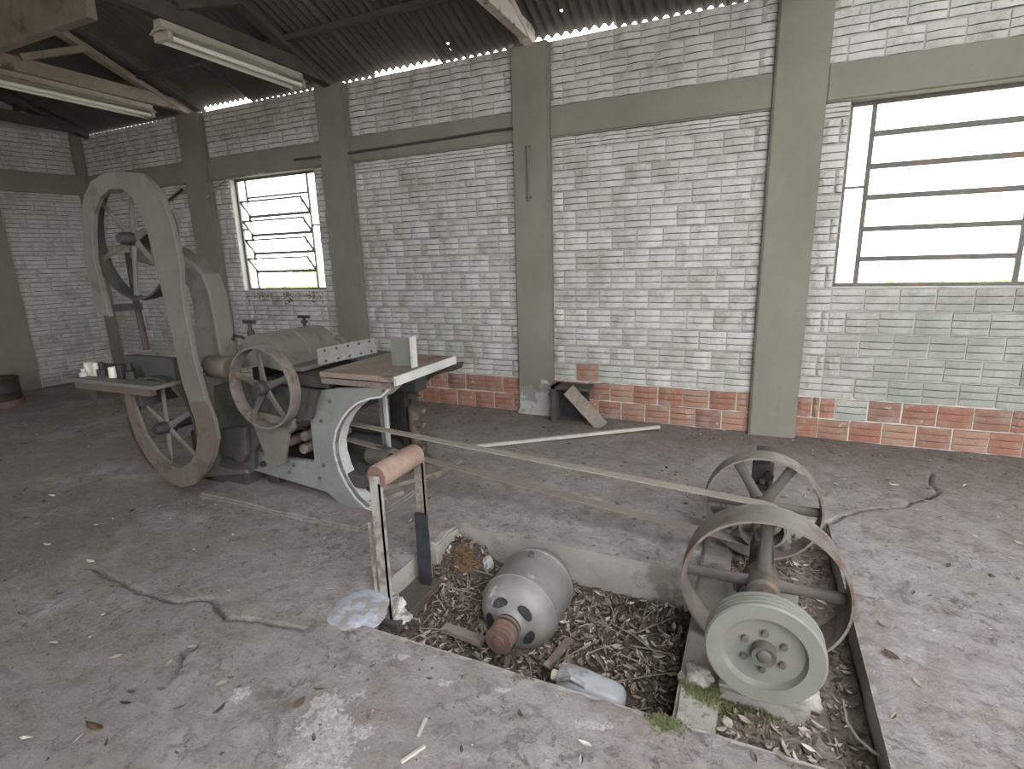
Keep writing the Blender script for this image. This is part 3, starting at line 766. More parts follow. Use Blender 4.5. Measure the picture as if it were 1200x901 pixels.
# ------------------------------------------------------------------ wheels
def wheel(root, c, r, wd, rt, ns, a0, hr, hl, m_rim, m_sp, sw=.045, st=.022, parts='rim', hubm=None):
    x, y, z = c                                       # y is the middle of the rim; axis along Y
    MB().lathe([(r-rt, -wd/2), (r-.003, -wd/2), (r+.002, 0), (r-.003, wd/2), (r-rt, wd/2), (r-rt*1.5, 0)], c, 'Y', 72, True, True).build('rim', m_rim, root)
    hub = MB().lathe([(.016, -hl/2), (hr*.8, -hl/2), (hr, -hl/2+.01), (hr, hl/2-.01), (hr*.8, hl/2), (.016, hl/2)], c, 'Y', 28)
    hub.build('hub', hubm or m_sp, root)
    for k in range(ns):
        a = a0 + 2*math.pi*k/ns; d = Vector((math.cos(a), 0, math.sin(a))); n_ = Vector((-math.sin(a), 0, math.cos(a)))
        rings = []
        for t, sc_ in ((hr*.7, 1.25), (hr*1.4, 1.0), ((hr+r)/2, .85), (r-rt*1.3, 1.0), (r-rt*.6, 1.5)):
            p = Vector(c) + d*t
            rings.append([p + n_*sw*.5*sc_*math.cos(q) + Vector((0, 1, 0))*st*.5*math.sin(q) for q in [2*math.pi*j/10 for j in range(10)]])
        vs = [q for rg in rings for q in rg]
        fs = [(i*10+j, i*10+(j+1) % 10, (i+1)*10+(j+1) % 10, (i+1)*10+j) for i in range(4) for j in range(10)] + [list(range(10))[::-1], list(range(40, 50))]
        MB().add(vs, fs, True).build('spoke', m_sp, root)

# line shaft with its pulleys
SX, SZ = .095, .19
ls = thing('line_shaft', 'greasy iron shaft lying in its bearings across the trench, under the pulleys', 'shaft', (SX, -2.2, -.05))
MB().tube([(SX, -2.835, SZ), (SX, -1.60, SZ)], .021, 16).build('shaft', 'iron', ls)
for k, yb in enumerate((-2.66, -2.16, -1.60+.0)):
    q = MB(); q.prism([(SX-.085, -.03), (SX+.085, -.03), (SX+.075, .0), (SX+.045, .11), (SX+.045, .19), (SX+.03, .235), (SX-.03, .235), (SX-.045, .19), (SX-.045, .11), (SX-.075, .0)], yb-.035, yb+.035, .006)
    br = q.build('bearing', 'darkiron', ls)
    for s_ in (-1, 1): MB().lathe([(0, 0), (.011, 0), (.011, .03), (0, .03)], (SX+s_*.06, yb, .015), 'Z', 6).build('bolt', 'rust', br)
    MB().box(SX-.012, SX+.012, yb-.012, yb+.012, .23, .262, .004).build('oil_cup', 'rust', br)
# far bearing stands tall behind the rear pulley
q = MB(); q.box(SX-.05, SX+.05, -1.56, -1.50, -.08, .33, .012).box(SX-.035, SX+.035, -1.575, -1.49, .33, .40, .012)
q.lathe([(0, -.03), (.022, -.03), (.022, .0), (0, .0)], (SX+.03, -1.56, .27), 'Y', 8).lathe([(0, -.02), (.014, -.02), (.014, .0), (0, .0)], (SX-.03, -1.56, .35), 'Y', 6)
q.build('bearing_post', 'darkiron', ls)
for yb in (-2.66, -2.16, -1.58):
    rough_box(MB(), SX-.13, SX+.15, yb-.09, yb+.09, -.2, -.028, .006).build('concrete_pad', 'pitwall', ls)
pw = thing('front_pulley', 'large four-spoked flat pulley with pale rim, nearest the grey disc pulley', 'pulley', (SX, -2.44, SZ-.282))
wheel(pw, (SX, -2.44, SZ), .280, .14, .012, 4, R(0), .055, .15, 'ironlight', 'iron', .048, .028)
pw = thing('rear_pulley', 'six-spoked flat pulley at the far end of the shaft, farthest from the grey disc', 'pulley', (SX, -1.76, SZ-.262))
wheel(pw, (SX, -1.76, SZ), .258, .11, .012, 6, R(0), .05, .12, 'ironlight', 'iron', .050, .028)
pw = thing('small_pulley', 'small flat drive pulley between the two spoked pulleys, carrying the belt', 'pulley', (SX, -1.97, SZ-.1))
wheel(pw, (SX, -1.97, SZ), .096, .10, .010, 4, R(20), .04, .12, 'ironlight', 'iron', .04, .02)
# grey multi-groove disc pulley
dp = thing('disc_pulley', 'solid grey-green grooved disc pulley in front of the trench', 'pulley', (SX-.01, -2.82, SZ-.172))
gro = [(.03, -.012), (.112, -.012), (.118, -.022), (.120, -.034), (.163, -.036), (.169, -.030)]
y_ = -.030
for k in range(3):
    gro += [(.169, y_+.004), (.157, y_+.010), (.157, y_+.013), (.169, y_+.019)]; y_ += .0195
gro += [(.169, .034), (.163, .038), (.04, .038), (.03, .038)]
MB().lathe(gro, (SX, -2.80, SZ), 'Y', 80).build('disc', 'disc', dp)
MB().lathe([(.0, -.048), (.015, -.048), (.019, -.045), (.021, -.042), (.034, -.045), (.036, -.035), (.036, -.012), (.0, -.012)], (SX, -2.80, SZ), 'Y', 20).build('hub_nut', 'iron', dp)
for k in range(6):
    a = R(90+60*k); MB().lathe([(0, -.026), (.009, -.026), (.011, -.022), (.011, -.011), (0, -.011)], (SX+.062*math.cos(a), -2.80, SZ+.062*math.sin(a)), 'Y', 8).build('bolt', 'iron', dp)
# drive belt from the shaft to the machine
MPX, MPZ, MPR = -2.40, 0, .062
ub = at(405, 495, Y=-1.97); lb = at(405, 514, Y=-1.97)
bt = thing('drive_belt', 'long flat canvas belt running from the planer to the shaft pulley', 'belt', (SX, -1.97, .08))
e1 = Vector((SX+.01, -1.97, SZ+.101)); d_ = (e1-ub).normalized(); ustart = ub - d_*.42
e2 = Vector((SX-.01, -1.97, SZ-.101)); d2 = (e2-lb).normalized(); lstart = lb - d2*.42
b = MB(); b.bar(ustart, e1, .055, .006, (0, 0, 1)).build('upper_strand', 'belt', bt)
b = MB(); b.bar(lstart, e2, .055, .006, (0, 0, 1)).build('lower_strand', 'beltshade', bt)
b = MB().lathe([(.0975, -.0275), (.1035, -.0275), (.1035, .0275), (.0975, .0275)], (SX, -1.97, SZ), 'Y', 30, True, True, R(-92), R(92)); b.build('belt_wrap', 'belt', bt)

# ------------------------------------------------------------------ electric motor in the pit
MX, MZ = -.842, -.112
mo = thing('electric_motor', 'large round grey electric motor sitting in the pit litter', 'motor', (MX, -2.45, -.30))
pr = [(.0, -.205), (.055, -.205), (.062, -.198), (.078, -.185), (.105, -.182), (.135, -.165), (.158, -.135), (.168, -.105), (.1705, -.10)]
MB().lathe(pr, (MX, -2.44, MZ), 'Y', 56).build('front_bell', 'motor', mo)
MB().lathe([(.1705, -.10), (.174, -.098), (.174, -.085), (.171, -.083), (.171, .115), (.174, .117), (.174, .13), (.170, .132)], (MX, -2.44, MZ), 'Y', 56).build('body', 'motor', mo)
MB().lathe([(.170, .132), (.158, .165), (.125, .195), (.07, .21), (0, .212)], (MX, -2.44, MZ), 'Y', 48).build('rear_bell', 'motor', mo)
def slot(a, r1, r2):
    b = MB(); vs = []; n = 12                       # dark ventilation opening set on the bell
    for k in range(n):
        t = 2*math.pi*k/n; rr = (r1+r2)/2 + (r2-r1)/2*math.cos(t); aa = a + .40*math.sin(t)
        yy = -.205 + .02 + .6*max(0, rr-.09) 
        vs.append((MX+rr*math.cos(aa), -2.44 + (-.187+max(0, rr-.1)*.55) - .003, MZ+rr*math.sin(aa)))
    b.add(vs + [(v[0], v[1]+.012, v[2]) for v in vs], [list(range(n)), list(range(2*n-1, n-1, -1))] + [(i, (i+1) % n, (i+1) % n+n, i+n) for i in range(n)])
    b.build('vent', 'black', mo)
for a in (118, 44, -28, -100, -172): slot(R(a), .078, .116)
MB().lathe([(0, -.225), (.05, -.225), (.056, -.215), (.056, -.20), (0, -.20)], (MX, -2.44, MZ), 'Y', 28).build('bearing_cap', 'darkiron', mo)
gp_ = [(.0, -.310), (.024, -.310), (.026, -.303), (.044, -.303)]
yy = -.303
for k in range(3): gp_ += [(.056, yy), (.058, yy+.006), (.036, yy+.014), (.036, yy+.018), (.056, yy+.026)]; yy += .029
gp_ += [(.058, yy), (.05, yy), (0, yy)]
MB().lathe(gp_, (MX, -2.44, MZ), 'Y', 36).build('drive_pulley', 'rust', mo)
MB().box(MX-.14, MX+.14, -2.53, -2.33, -.315, -.26, .008).build('foot', 'iron', mo)
MB().tube([(MX, -2.38, MZ+.17), (MX, -2.38, MZ+.19)], .014, 8).build('lifting_eye', 'iron', mo)

# ------------------------------------------------------------------ belt roller on its stand
RX = -1.35
rsd = thing('roller_stand', 'worn wooden roller held between two flat steel uprights at the pit edge', 'roller', (RX, -2.6, -.12))
ra, rb_ = at(455, 549, X=RX), at(480, 538, X=RX)
zr = (ra.z+rb_.z)/2; ya_, yb_ = -2.77, -2.49
MB().lathe([(0, 0), (.046, 0), (.05, .006), (.05, yb_-ya_-.006), (.046, yb_-ya_), (0, yb_-ya_)], (RX, ya_, zr), 'Y', 30).build('roller', 'rollerwood', rsd)
MB().lathe([(0, -.006), (.043, -.006), (.046, .002), (0, .002)], (RX, ya_, zr), 'Y', 26).build('roller_end', 'rollerend', rsd)
MB().tube([(RX, ya_-.03, zr), (RX, yb_+.03, zr)], .010, 10).build('axle', 'steel', rsd)
for k, (yy, zf) in enumerate(((ya_-.014, -.12), (yb_+.014, -.12))):
    u = MB(); u.box(RX-.022, RX+.022, yy-.005, yy+.005, zf, zr+.01).box(RX+.018, RX+.022, yy-.005, yy+.02, zf, zr-.02)
    u.build('upright', 'steel', rsd)
MB().box(RX-.05, RX-.04, ya_-.02, ya_-.01, -.12, zr-.2).build('brace', 'steel', rsd)
MB().box(RX-.012, RX+.05, yb_-.03, yb_-.012, -.12, zr-.28).build('guide_plate', 'black', rsd)
MB().box(RX-.07, RX+.07, ya_-.04, yb_+.04, -.16, -.115, .006).build('base', 'iron', rsd)

# ------------------------------------------------------------------ planer
pl = thing('planer', 'old grey cast-iron planer with a long table and spoked handwheel', 'machine', (-2.3, -1.9, .015))
YN = -2.20
leg = PX([(372, 458), (396, 455), (459, 454), (456, 462), (447, 466), (433, 468), (420, 473), (410, 481), (402, 491), (395, 505), (392, 520), (393, 533), (398, 550), (406, 567), (417, 583), (430, 595), (446, 603), (437, 609), (418, 606), (400, 600), (383, 577), (333, 562), (297, 551), (297, 530), (333, 537), (366, 541), (368, 538), (363, 492), (368, 470)], YN)
def clampz(pp, z): return [(x, max(z, zz)) for x, zz in pp]
leg = clampz(leg, .016)
def plate(poly, y0, th, name, m, edge=None, root=pl, bev=.004):
    return MB().prism(poly, y0, y0+th, bev).build(name, m, root)
plate(leg, YN, .035, 'side_frame', 'greypaint')
# flange round the big arch, standing proud into the machine; its lit look is coloured in
arch = PX([(459, 455), (447, 466), (433, 468), (420, 473), (410, 481), (402, 491), (395, 505), (392, 520), (393, 533), (398, 550), (406, 567), (417, 583), (430, 595), (446, 603)], YN)
arch = clampz(arch, .018); fl = MB(); n = len(arch)
def off(pp, d):
    out = []
    for i, (x, z) in enumerate(pp):
        a = pp[max(0, i-1)]; c = pp[min(len(pp)-1, i+1)]; dx, dz = c[0]-a[0], c[1]-a[1]; L = math.hypot(dx, dz) or 1
        out.append((x - dz/L*d, z + dx/L*d))
    return out
in_ = off(arch, -.010)
vs = [(x, YN-.004, z) for x, z in arch] + [(x, YN+.10, z) for x, z in arch] + [(x, YN+.10, z) for x, z in in_] + [(x, YN-.004, z) for x, z in in_]
fs = []
for i in range(n-1):
    for k in range(4): fs.append((k*n+i, k*n+i+1, ((k+1) % 4)*n+i+1, ((k+1) % 4)*n+i))
fl.add(vs, fs, True).build('arch_flange', 'greyedge', pl)
# far side frame
YFAR = -1.50
shift = [(x+0.02, z) for x, z in leg]
plate(shift, YFAR, .035, 'side_frame', 'darkframe')
# cross members inside
MB().box(-2.62, -1.95, YN+.036, YFAR, .12, .20, .01).build('tie_bar', 'darkframe', pl)
MB().box(-2.72, -2.62, YN+.04, YFAR, .05, .60, .01).build('gear_case', 'darkiron', pl)
MB().box(-2.55, -2.15, YN+.10, YFAR-.02, .50, .68, .01).build('head_casting', 'darkiron', pl)
MB().box(-2.30, -2.02, YN+.16, YFAR+.02, .02, .16, .03).build('drip_tray', 'darkframe', pl)
MB().lathe([(0, 0), (.055, 0), (.06, .01), (.06, .16), (0, .16)], (-2.05, -1.97+.0, .25), 'X', 20).build('feed_roller', 'iron', pl)
MB().lathe([(0, -.02), (.03, -.02), (.03, .0), (0, .0)], (-1.89, -1.97, .25), 'X', 6).build('roller_nut', 'greyedge', pl)
for z, x in ((.33, -2.62), (.42, -2.60), (.30, -2.50), (.38, -2.48)):
    MB().lathe([(0, 0), (.026, 0), (.03, .006), (.03, .4), (0, .4)], (x+.10, YN+.05, z), 'Y', 16).build('feed_shaft', 'steel', pl)
# machine pulley for the belt
MB().lathe([(0, -.04), (.058, -.04), (.060, 0), (.058, .04), (0, .04)], (ustart.x-.0, -1.97, (ustart.z+lstart.z)/2), 'Y', 28).build('belt_pulley', 'iron', pl)
# left body
body = PX([(250, 452), (276, 446), (300, 446), (330, 452), (372, 458), (368, 470), (363, 492), (340, 497), (318, 500), (297, 530), (297, 551), (262, 548), (254, 512)], YN-.06)
plate(clampz(body, .018), YN-.062, .036, 'body_plate', 'darkframe')
cover = PX([(268, 500), (297, 497), (298, 530), (294, 538), (288, 538), (283, 532), (268, 530)], YN-.04)
plate(cover, YN-.10, .036, 'gear_cover', 'darkframe')
bracket = PX([(300, 478), (352, 488), (352, 500), (346, 506), (341, 540), (334, 543), (322, 538), (310, 506)], YN-.035)
plate(bracket, YN-.092, .028, 'wheel_bracket', 'frame')
MB().lathe([(0, -.02), (.016, -.02), (.018, -.01), (.018, 0), (0, 0)], (at(310, 543, Y=YN).x, YN-.002, at(310, 543, Y=YN).z), 'Y', 14).build('oil_plug', 'darkiron', pl)
for (u, v) in ((352, 494), (360, 481), (345, 545), (375, 560), (340, 553), (387, 470), (377, 493), (380, 545), (430, 598), (450, 458)):
    p = at(u, v, Y=YN); MB().lathe([(0, -.010), (.009, -.010), (.010, 0), (0, 0)], (p.x, YN-.001, p.z), 'Y', 6).build('bolt', 'iron', pl)
# handwheel
HC = (-2.425, -2.335, .722)
MB().lathe([(.219, -.034), (.230, -.035), (.233, 0), (.230, .034), (.219, .035), (.215, 0)], HC, 'Y', 72, True, True).build('wheel_rim', 'ironlight', pl)
MB().lathe([(0, -.05), (.03, -.05), (.04, -.04), (.045, .03), (0, .03)], HC, 'Y', 24).build('wheel_hub', 'darkiron', pl)
for k in range(5):
    a = R(92+72*k); d = Vector((math.cos(a), 0, math.sin(a))); c0 = Vector(HC)
    b = MB(); nn = Vector((-d.z, 0, d.x)); rings = []
    for t, s_ in ((.03, .026), (.08, .020), (.15, .016), (.20, .020), (.221, .028)):
        p = c0+d*t; rings.append([p + nn*s_*math.cos(q) + Vector((0, .011*math.sin(q), 0)) for q in [2*math.pi*j/8 for j in range(8)]])
    b.add([q for rg in rings for q in rg], [(i*8+j, i*8+(j+1) % 8, (i+1)*8+(j+1) % 8, (i+1)*8+j) for i in range(4) for j in range(8)], True).build('wheel_spoke', 'iron', pl)
MB().tube([(HC[0], HC[1], HC[2]), (HC[0], YN+.1, HC[2])], .022, 14).build('wheel_shaft', 'iron', pl)
# tables
ZT = at(462, 442, Y=YN-.01).z
tl, trx = -2.14, at(462, 445, Y=YN-.01).x
farR = at(533, 419, Z=ZT-.01)
def quadslab(b, pts, z0, z1):
    vs = [(x, y, z0) for x, y in pts] + [(x, y, z1) for x, y in pts]; n = len(pts)
    return b.add(vs, [list(range(n)), list(range(2*n-1, n-1, -1))] + [(i, (i+1) % n, (i+1) % n+n, i+n) for i in range(n)])
quadslab(MB(), [(tl, YN-.01), (trx-.10, YN-.01), (trx-.16, farR.y), (tl, farR.y)], ZT-.028, ZT).build('infeed_table', 'tabletop', pl)
quadslab(MB(), [(trx-.098, YN-.01), (trx, YN-.01), (farR.x, farR.y), (trx-.158, farR.y)], ZT-.030, ZT-.002).build('table_extension', 'tabletop', pl)
quadslab(MB(), [(trx-.001, YN-.014), (trx+.010, YN-.014), (farR.x+.010, farR.y), (farR.x-.001, farR.y)], ZT-.046, ZT+.002).build('table_edge', 'greyedge', pl)  # pale colour paints the light caught along the table end
quadslab(MB(), [(tl, YN-.005), (trx-.03, YN-.005), (trx-.03, YN+.05), (tl, YN+.05)], ZT-.066, ZT-.036).build('table_slide', 'ironlight', pl)
quadslab(MB(), [(tl, YN+.06), (trx-.06, YN+.06), (farR.x-.06, farR.y-.03), (tl, farR.y-.03)], ZT-.075, ZT-.03).build('table_rib', 'darkframe', pl)
# fence plate with rivets, lying tilted over the table
f0, f1, f2, f3 = Vector((tl-.02, YN+.02, ZT+.03)), Vector((tl-.02, YN+.02, ZT+.12)), Vector((-2.10, -1.78, ZT+.125)), Vector((-2.08, -1.78, ZT+.035))
b = MB(); q = Vector((.012, 0, 0)); b.add([f0, f1, f2, f3, f0-q, f1-q, f2-q, f3-q], [(0, 1, 2, 3), (7, 6, 5, 4), (0, 4, 5, 1), (1, 5, 6, 2), (2, 6, 7, 3), (3, 7, 4, 0)]).build('fence', 'motor', pl)
for t in (.1, .3, .5, .7, .9):
    for s_ in (.18, .82):
        p = (f0.lerp(f3, t)).lerp(f1.lerp(f2, t), s_); MB().lathe([(0, 0), (.007, 0), (.006, .006), (0, .008)], (p.x, p.y, p.z), 'X', 6).build('rivet', 'darkiron', pl)
# upright sheet guard at the far edge of the table
g0 = at(463, 428, Z=ZT); gx = g0.x; gy = g0.y
MB().box(gx-.02, gx+.13, gy, gy+.010, ZT-.001, ZT+.16).build('upright_guard', 'disc', pl)
MB().box(gx+.13, gx+.145, gy-.03, gy+.012, ZT-.001, ZT+.17).build('guard_edge', 'greyedge', pl)  # light along this edge is put into the pale colour
# rounded hood over the cutter drum
hx, hz, hr = -2.64, .80, .185
hood = MB(); prof = [(hr, 0.0), (hr, .9)]
hood.lathe([(0, 0), (hr, 0), (hr, .22), (hr+.004, .222), (hr+.004, .232), (hr, .234), (hr, .47), (0, .47)], (hx, -2.16, hz), 'Y', 40, True, False, R(-8), R(188)).build('drum_hood', 'frame', pl)
MB().box(hx+hr-.01, hx+hr+.12, -2.14, -1.68, .775, .80, .004).build('hood_ledge', 'frame', pl)
MB().box(hx+hr+.02, tl+.02, -2.18, -1.34, .70, .765, .006).build('bed_plate', 'darkframe', pl)
MB().box(hx-.20, hx-hr+.02, -2.06, -1.40, .60, .76, .008).build('rear_bed', 'darkframe', pl)
MB().box(-2.80, -2.10, YN+.15, YFAR, .60, .70, .01).build('bed_casting', 'darkframe', pl)
# handles and knobs above
def knob(u, v, y, h, nm='clamp_screw'):
    p = at(u, v, Y=y); b = MB(); b.tube([(p.x, p.y, p.z-h), (p.x, p.y, p.z)], .010, 8)
    b.bar((p.x-.045, p.y, p.z), (p.x+.045, p.y, p.z), .02, .02).tube([(p.x, p.y, p.z-h*.7), (p.x, p.y, p.z-h*.4)], .020, 8)
    b.build(nm, 'darkiron', pl)
knob(292, 377, -2.12, .13); knob(356, 371, -1.72, .06)
knob(268, 397, -2.12, .12)
MB().tube([at(274, 393, Y=-2.14), at(284, 395, Y=-2.14), at(293, 404, Y=-2.14)], .009, 8).build('crank_handle', 'darkiron', pl)
MB().lathe([(0, 0), (.028, 0), (.032, .01), (.032, .04), (0, .05)], tuple(at(287, 403, Y=-2.10)), 'Y', 14).build('white_knob', 'greyedge', pl)
MB().lathe([(.035, -.02), (.055, -.02), (.055, .02), (.035, .02)], tuple(at(397, 404, Y=-1.66)), 'Y', 24, True, True).build('end_ring', 'frame', pl)
# jacking screws and posts under the far end of the table
px_ = at(482, 470, Y=-1.62).x
MB().box(px_-.06, px_-.02, -1.66, -1.62, .02, ZT-.04, .004).build('support_leg', 'darkiron', pl)
ps = at(455, 500, Y=-1.85).x
MB().box(ps-.012, ps+.012, -1.87, -1.85, .02, ZT-.06, .003).build('support_leg', 'greyedge', pl)
MB().box(ps-.05, ps-.02, -1.86, -1.84, .02, ZT-.06, .003).build('support_leg', 'greypaint', pl)
MB().lathe([(0, 0), (.045, 0), (.045, .10), (.035, .11), (.035, .28), (.042, .29), (.042, .44), (0, .44)], (px_+.03, -1.64, .03), 'Z', 18).build('jack_screw', 'brownband', pl)
for z, s_ in ((.55, .07), (.47, .085), (.38, .08), (.22, .07)):
    MB().bar((px_+.02, -1.66, z), (px_+.02+s_*1.3, -1.68, z-.01), .03, .028).build('lug', 'brownband', pl)
MB().box(px_-.05, px_+.10, -1.70, -1.58, .58, ZT-.045, .008).build('table_bracket', 'darkframe', pl)
MB().lathe([(0, 0), (.03, 0), (.034, .02), (.026, .06), (0, .07)], (px_+.0, -1.72, .03), 'Z', 12).build('foot_nut', 'iron', pl)

# ------------------------------------------------------------------ band saw
bs = thing('band_saw', 'tall old band saw with spoked wheels and a curved neck, left of the planer', 'machine', (-3.25, -2.3, .0))
YG = -2.44
outer = [(95, 250), (98, 228), (106, 212), (120, 203), (140, 200), (165, 203), (180, 217), (190, 232), (199, 258), (206, 283), (211, 310), (212, 335), (216, 363), (221, 387), (227, 418), (234, 445), (241, 470), (250, 493), (254, 515), (250, 535), (241, 553), (229, 567), (214, 571), (197, 564), (175, 541), (160, 515), (152, 492), (147, 468), (146, 448)]
inner = [(151, 450), (157, 478), (168, 508), (182, 530), (199, 545), (212, 549), (223, 542), (230, 530), (232, 510), (228, 490), (221, 472), (215, 455), (209, 432), (203, 403), (197, 375), (190, 345), (184, 322), (179, 300), (172, 272), (164, 250), (155, 232), (143, 222), (128, 222), (116, 232), (109, 250), (108, 275), (110, 305), (118, 335), (128, 371), (114, 368), (104, 330), (97, 290)]
MB().prism(clampz(PX(outer+inner, YG), .003), YG, YG+.03, .004).build('blade_guard', 'frame', bs)
low = PX([(241, 470), (250, 493), (254, 515), (250, 535), (241, 553), (229, 567), (214, 571), (197, 564), (175, 541), (160, 515), (152, 492), (147, 468), (146, 448), (151, 450), (157, 478), (168, 508), (182, 530), (199, 545), (212, 549), (223, 542), (230, 530), (232, 510), (228, 490), (221, 472)], YG-.006)
MB().prism(clampz(low, .004), YG-.008, YG-.001, .0).build('guard_facing', 'brownband', bs)
def bw(c, r, a0):
    MB().lathe([(r-.012, -.04), (r, -.04), (r+.003, 0), (r, .04), (r-.012, .04), (r-.02, 0)], c, 'Y', 72, True, True).build('wheel_rim', 'darkframe', bs)
    MB().lathe([(0, -.08), (.026, -.08), (.034, -.06), (.042, .04), (0, .04)], c, 'Y', 24).build('wheel_hub', 'darkiron', bs)
    for k in range(6):
        a = a0+math.pi/3*k; d = Vector((math.cos(a), 0, math.sin(a))); nn = Vector((-d.z, 0, d.x)); rings = []
        for t, s_ in ((.035, .026), (.10, .020), (.2, .015), (r-.03, .017), (r-.008, .03)):
            p = Vector(c)+d*t; rings.append([p + nn*s_*math.cos(q) + Vector((0, .010*math.sin(q), 0)) for q in [2*math.pi*j/8 for j in range(8)]])
        MB().add([q for rg in rings for q in rg], [(i*8+j, i*8+(j+1) % 8, (i+1)*8+(j+1) % 8, (i+1)*8+j) for i in range(4) for j in range(8)], True).build('wheel_spoke', 'frame', bs)
bw((-3.285, -2.36, .415), .325, R(25)); bw((-3.28, -2.36, 1.545), .345, R(18))
neck = [(150, 283), (200, 291), (212, 299), (224, 307), (237, 321), (246, 345), (252, 375), (256, 400), (262, 430), (272, 470), (284, 520), (290, 556), (238, 560), (236, 520), (236, 480), (232, 440), (228, 400), (225, 360), (220, 338), (210, 327), (195, 318), (150, 303)]
MB().prism(clampz(PX(neck, -2.22), .004), -2.22, -2.10, .012).build('neck_casting', 'frame', bs)
MB().tube([(-3.28, -2.36, 1.545), (-3.28, -2.12, 1.545)], .03, 14).build('upper_axle', 'darkiron', bs)
MB().tube([(-3.285, -2.36, .415), (-3.285, -1.95, .415)], .03, 14).build('lower_axle', 'darkiron', bs)
MB().box(-3.35, -2.85, -2.20, -1.95, .0, .16, .02).build('base', 'darkframe', bs)
MB().box(-3.33, -3.16, -2.20, -2.0, .0, .34, .02).build('axle_block', 'darkiron', bs)
# drum boss on the neck
pb = at(240, 431, Y=-2.32)
MB().lathe([(0, 0), (.06, 0), (.066, .008), (.066, .17), (.055, .185), (0, .185)], (pb.x-.02, -2.27, pb.z), 'X', 26).build('drum_boss', 'brownband', bs)
MB().lathe([(0, -.03), (.02, -.03), (.022, 0), (.038, 0), (.038, .03), (0, .03)], (pb.x-.02, -2.33, pb.z-.005), 'Y', 16).build('end_cap', 'steel', bs)
# table
zt = .715
quadslab(MB(), [(-4.02, -2.50), (-3.12, -2.50), (-3.12, -1.95), (-3.75, -1.95)], zt-.022, zt).build('saw_table', 'frame', bs)
quadslab(MB(), [(-3.95, -2.48), (-3.2, -2.48), (-3.2, -2.44), (-3.95, -2.44)], zt-.07, zt-.022).build('table_rail', 'brownband', bs)
MB().box(-3.62, -3.16, -2.34, -2.27, zt, zt+.13, .006).build('fence_block', 'darkframe', bs)
MB().box(-3.92, -3.85, -2.42, -2.38, .56, zt-.02, .004).build('table_bracket', 'darkframe', bs)
MB().box(-3.60, -3.40, -2.42, -2.05, .55, zt-.03, .01).build('trunnion', 'darkframe', bs)
# blade guide post
gpx = at(172, 408, Y=-2.2)
MB().tube([at(172, 410, Y=-2.2), at(158, 345, Y=-2.2), at(150, 296, Y=-2.2)], .019, 12).build('guide_post', 'darkframe', bs)
MB().bar(at(131, 361, Y=-2.21), at(164, 359, Y=-2.21), .03, .045).build('guide_arm', 'darkframe', bs)
bd = at(199, 330, Y=-2.3)
MB().bar((-2.975, -2.36, .42), (-2.945, -2.36, 1.5), .003, .02, (0, 1, 0)).build('saw_blade', 'steel', bs)
# odds and ends on the saw table: each one a thing
def clutter(kind, u, v, w_, h_, m, label, y=-2.40, cat='part'):
    p = at(u, v, Y=y); z = zt+.001; b = MB()
    if kind == 'frame':
        for s_ in (-1, 1): b.box(p.x+s_*w_/2-.008, p.x+s_*w_/2+.008, y-.02, y+.02, z, z+h_)
        b.box(p.x-w_/2, p.x+w_/2, y-.02, y+.02, z+h_-.012, z+h_).box(p.x-w_/2, p.x+w_/2, y-.02, y+.02, z, z+.01)
    elif kind == 'block': b.box(p.x-w_/2, p.x+w_/2, y-.025, y+.025, z, z+h_, .006)
    elif kind == 'cup': b.lathe([(0, 0), (w_*.45, 0), (w_*.5, .01), (w_*.45, h_), (w_*.4, h_), (w_*.4, .02), (0, .02)], (p.x, y, z), 'Z', 16)
    else: b.lathe([(0, 0), (w_*.5, 0), (w_*.5, h_*.5), (w_*.25, h_*.55), (w_*.25, h_), (0, h_)], (p.x, y, z), 'Z', 8)
    return tag(b.build({'frame': 'metal_bracket', 'block': 'metal_block', 'cup': 'small_cup', 'bolt': 'large_bolt'}[kind], m), label, cat)
clutter('frame', 107, 425, .09, .085, 'tube', 'shiny square metal bracket standing on the left end of the saw table', cat='bracket')
clutter('bolt', 96, 428, .05, .05, 'greyedge', 'pale bolt lying at the very left corner of the saw table', y=-2.44, cat='bolt')
clutter('bolt', 118, 427, .06, .09, 'darkiron', 'dark upright bolt just right of the shiny square bracket', cat='bolt')
clutter('cup', 131, 425, .06, .065, 'tube', 'small white cup among the dark iron pieces on the saw table', cat='cup')
clutter('block', 141, 424, .045, .09, 'black', 'tall black block on the saw table beside the white cup', cat='block')
clutter('bolt', 150, 423, .06, .10, 'darkiron', 'dark bolt on the saw table, nearest the fence block', cat='bolt')
clutter('block', 124, 420, .12, .05, 'darkiron', 'low dark iron block behind the white cup', y=-2.28, cat='block')

# ------------------------------------------------------------------ other loose things
pA, pB = at(556, 523, Z=.02), at(773, 500, Z=.03)
tag(MB().bar(pA, at(700, 507.6, Z=.02).lerp(pB, 1.0), .028, .022).build('wooden_stick', 'palestick'), 'long pale wooden stick lying on the floor below the bare brick courses', 'stick')
for (u1, v1, u2, v2, w_, lab) in ((418, 578, 512, 552, .11, 'short grey plank lying beside the planer behind the roller'), (425, 590, 470, 576, .07, 'splintered grey plank end next to the arched leg of the planer')):
    a, b_ = at(u1, v1, Z=.03), at(u2, v2, Z=.03)
    tag(MB().bar(a, b_, w_, .035).build('wooden_plank', 'plank'), lab, 'plank')
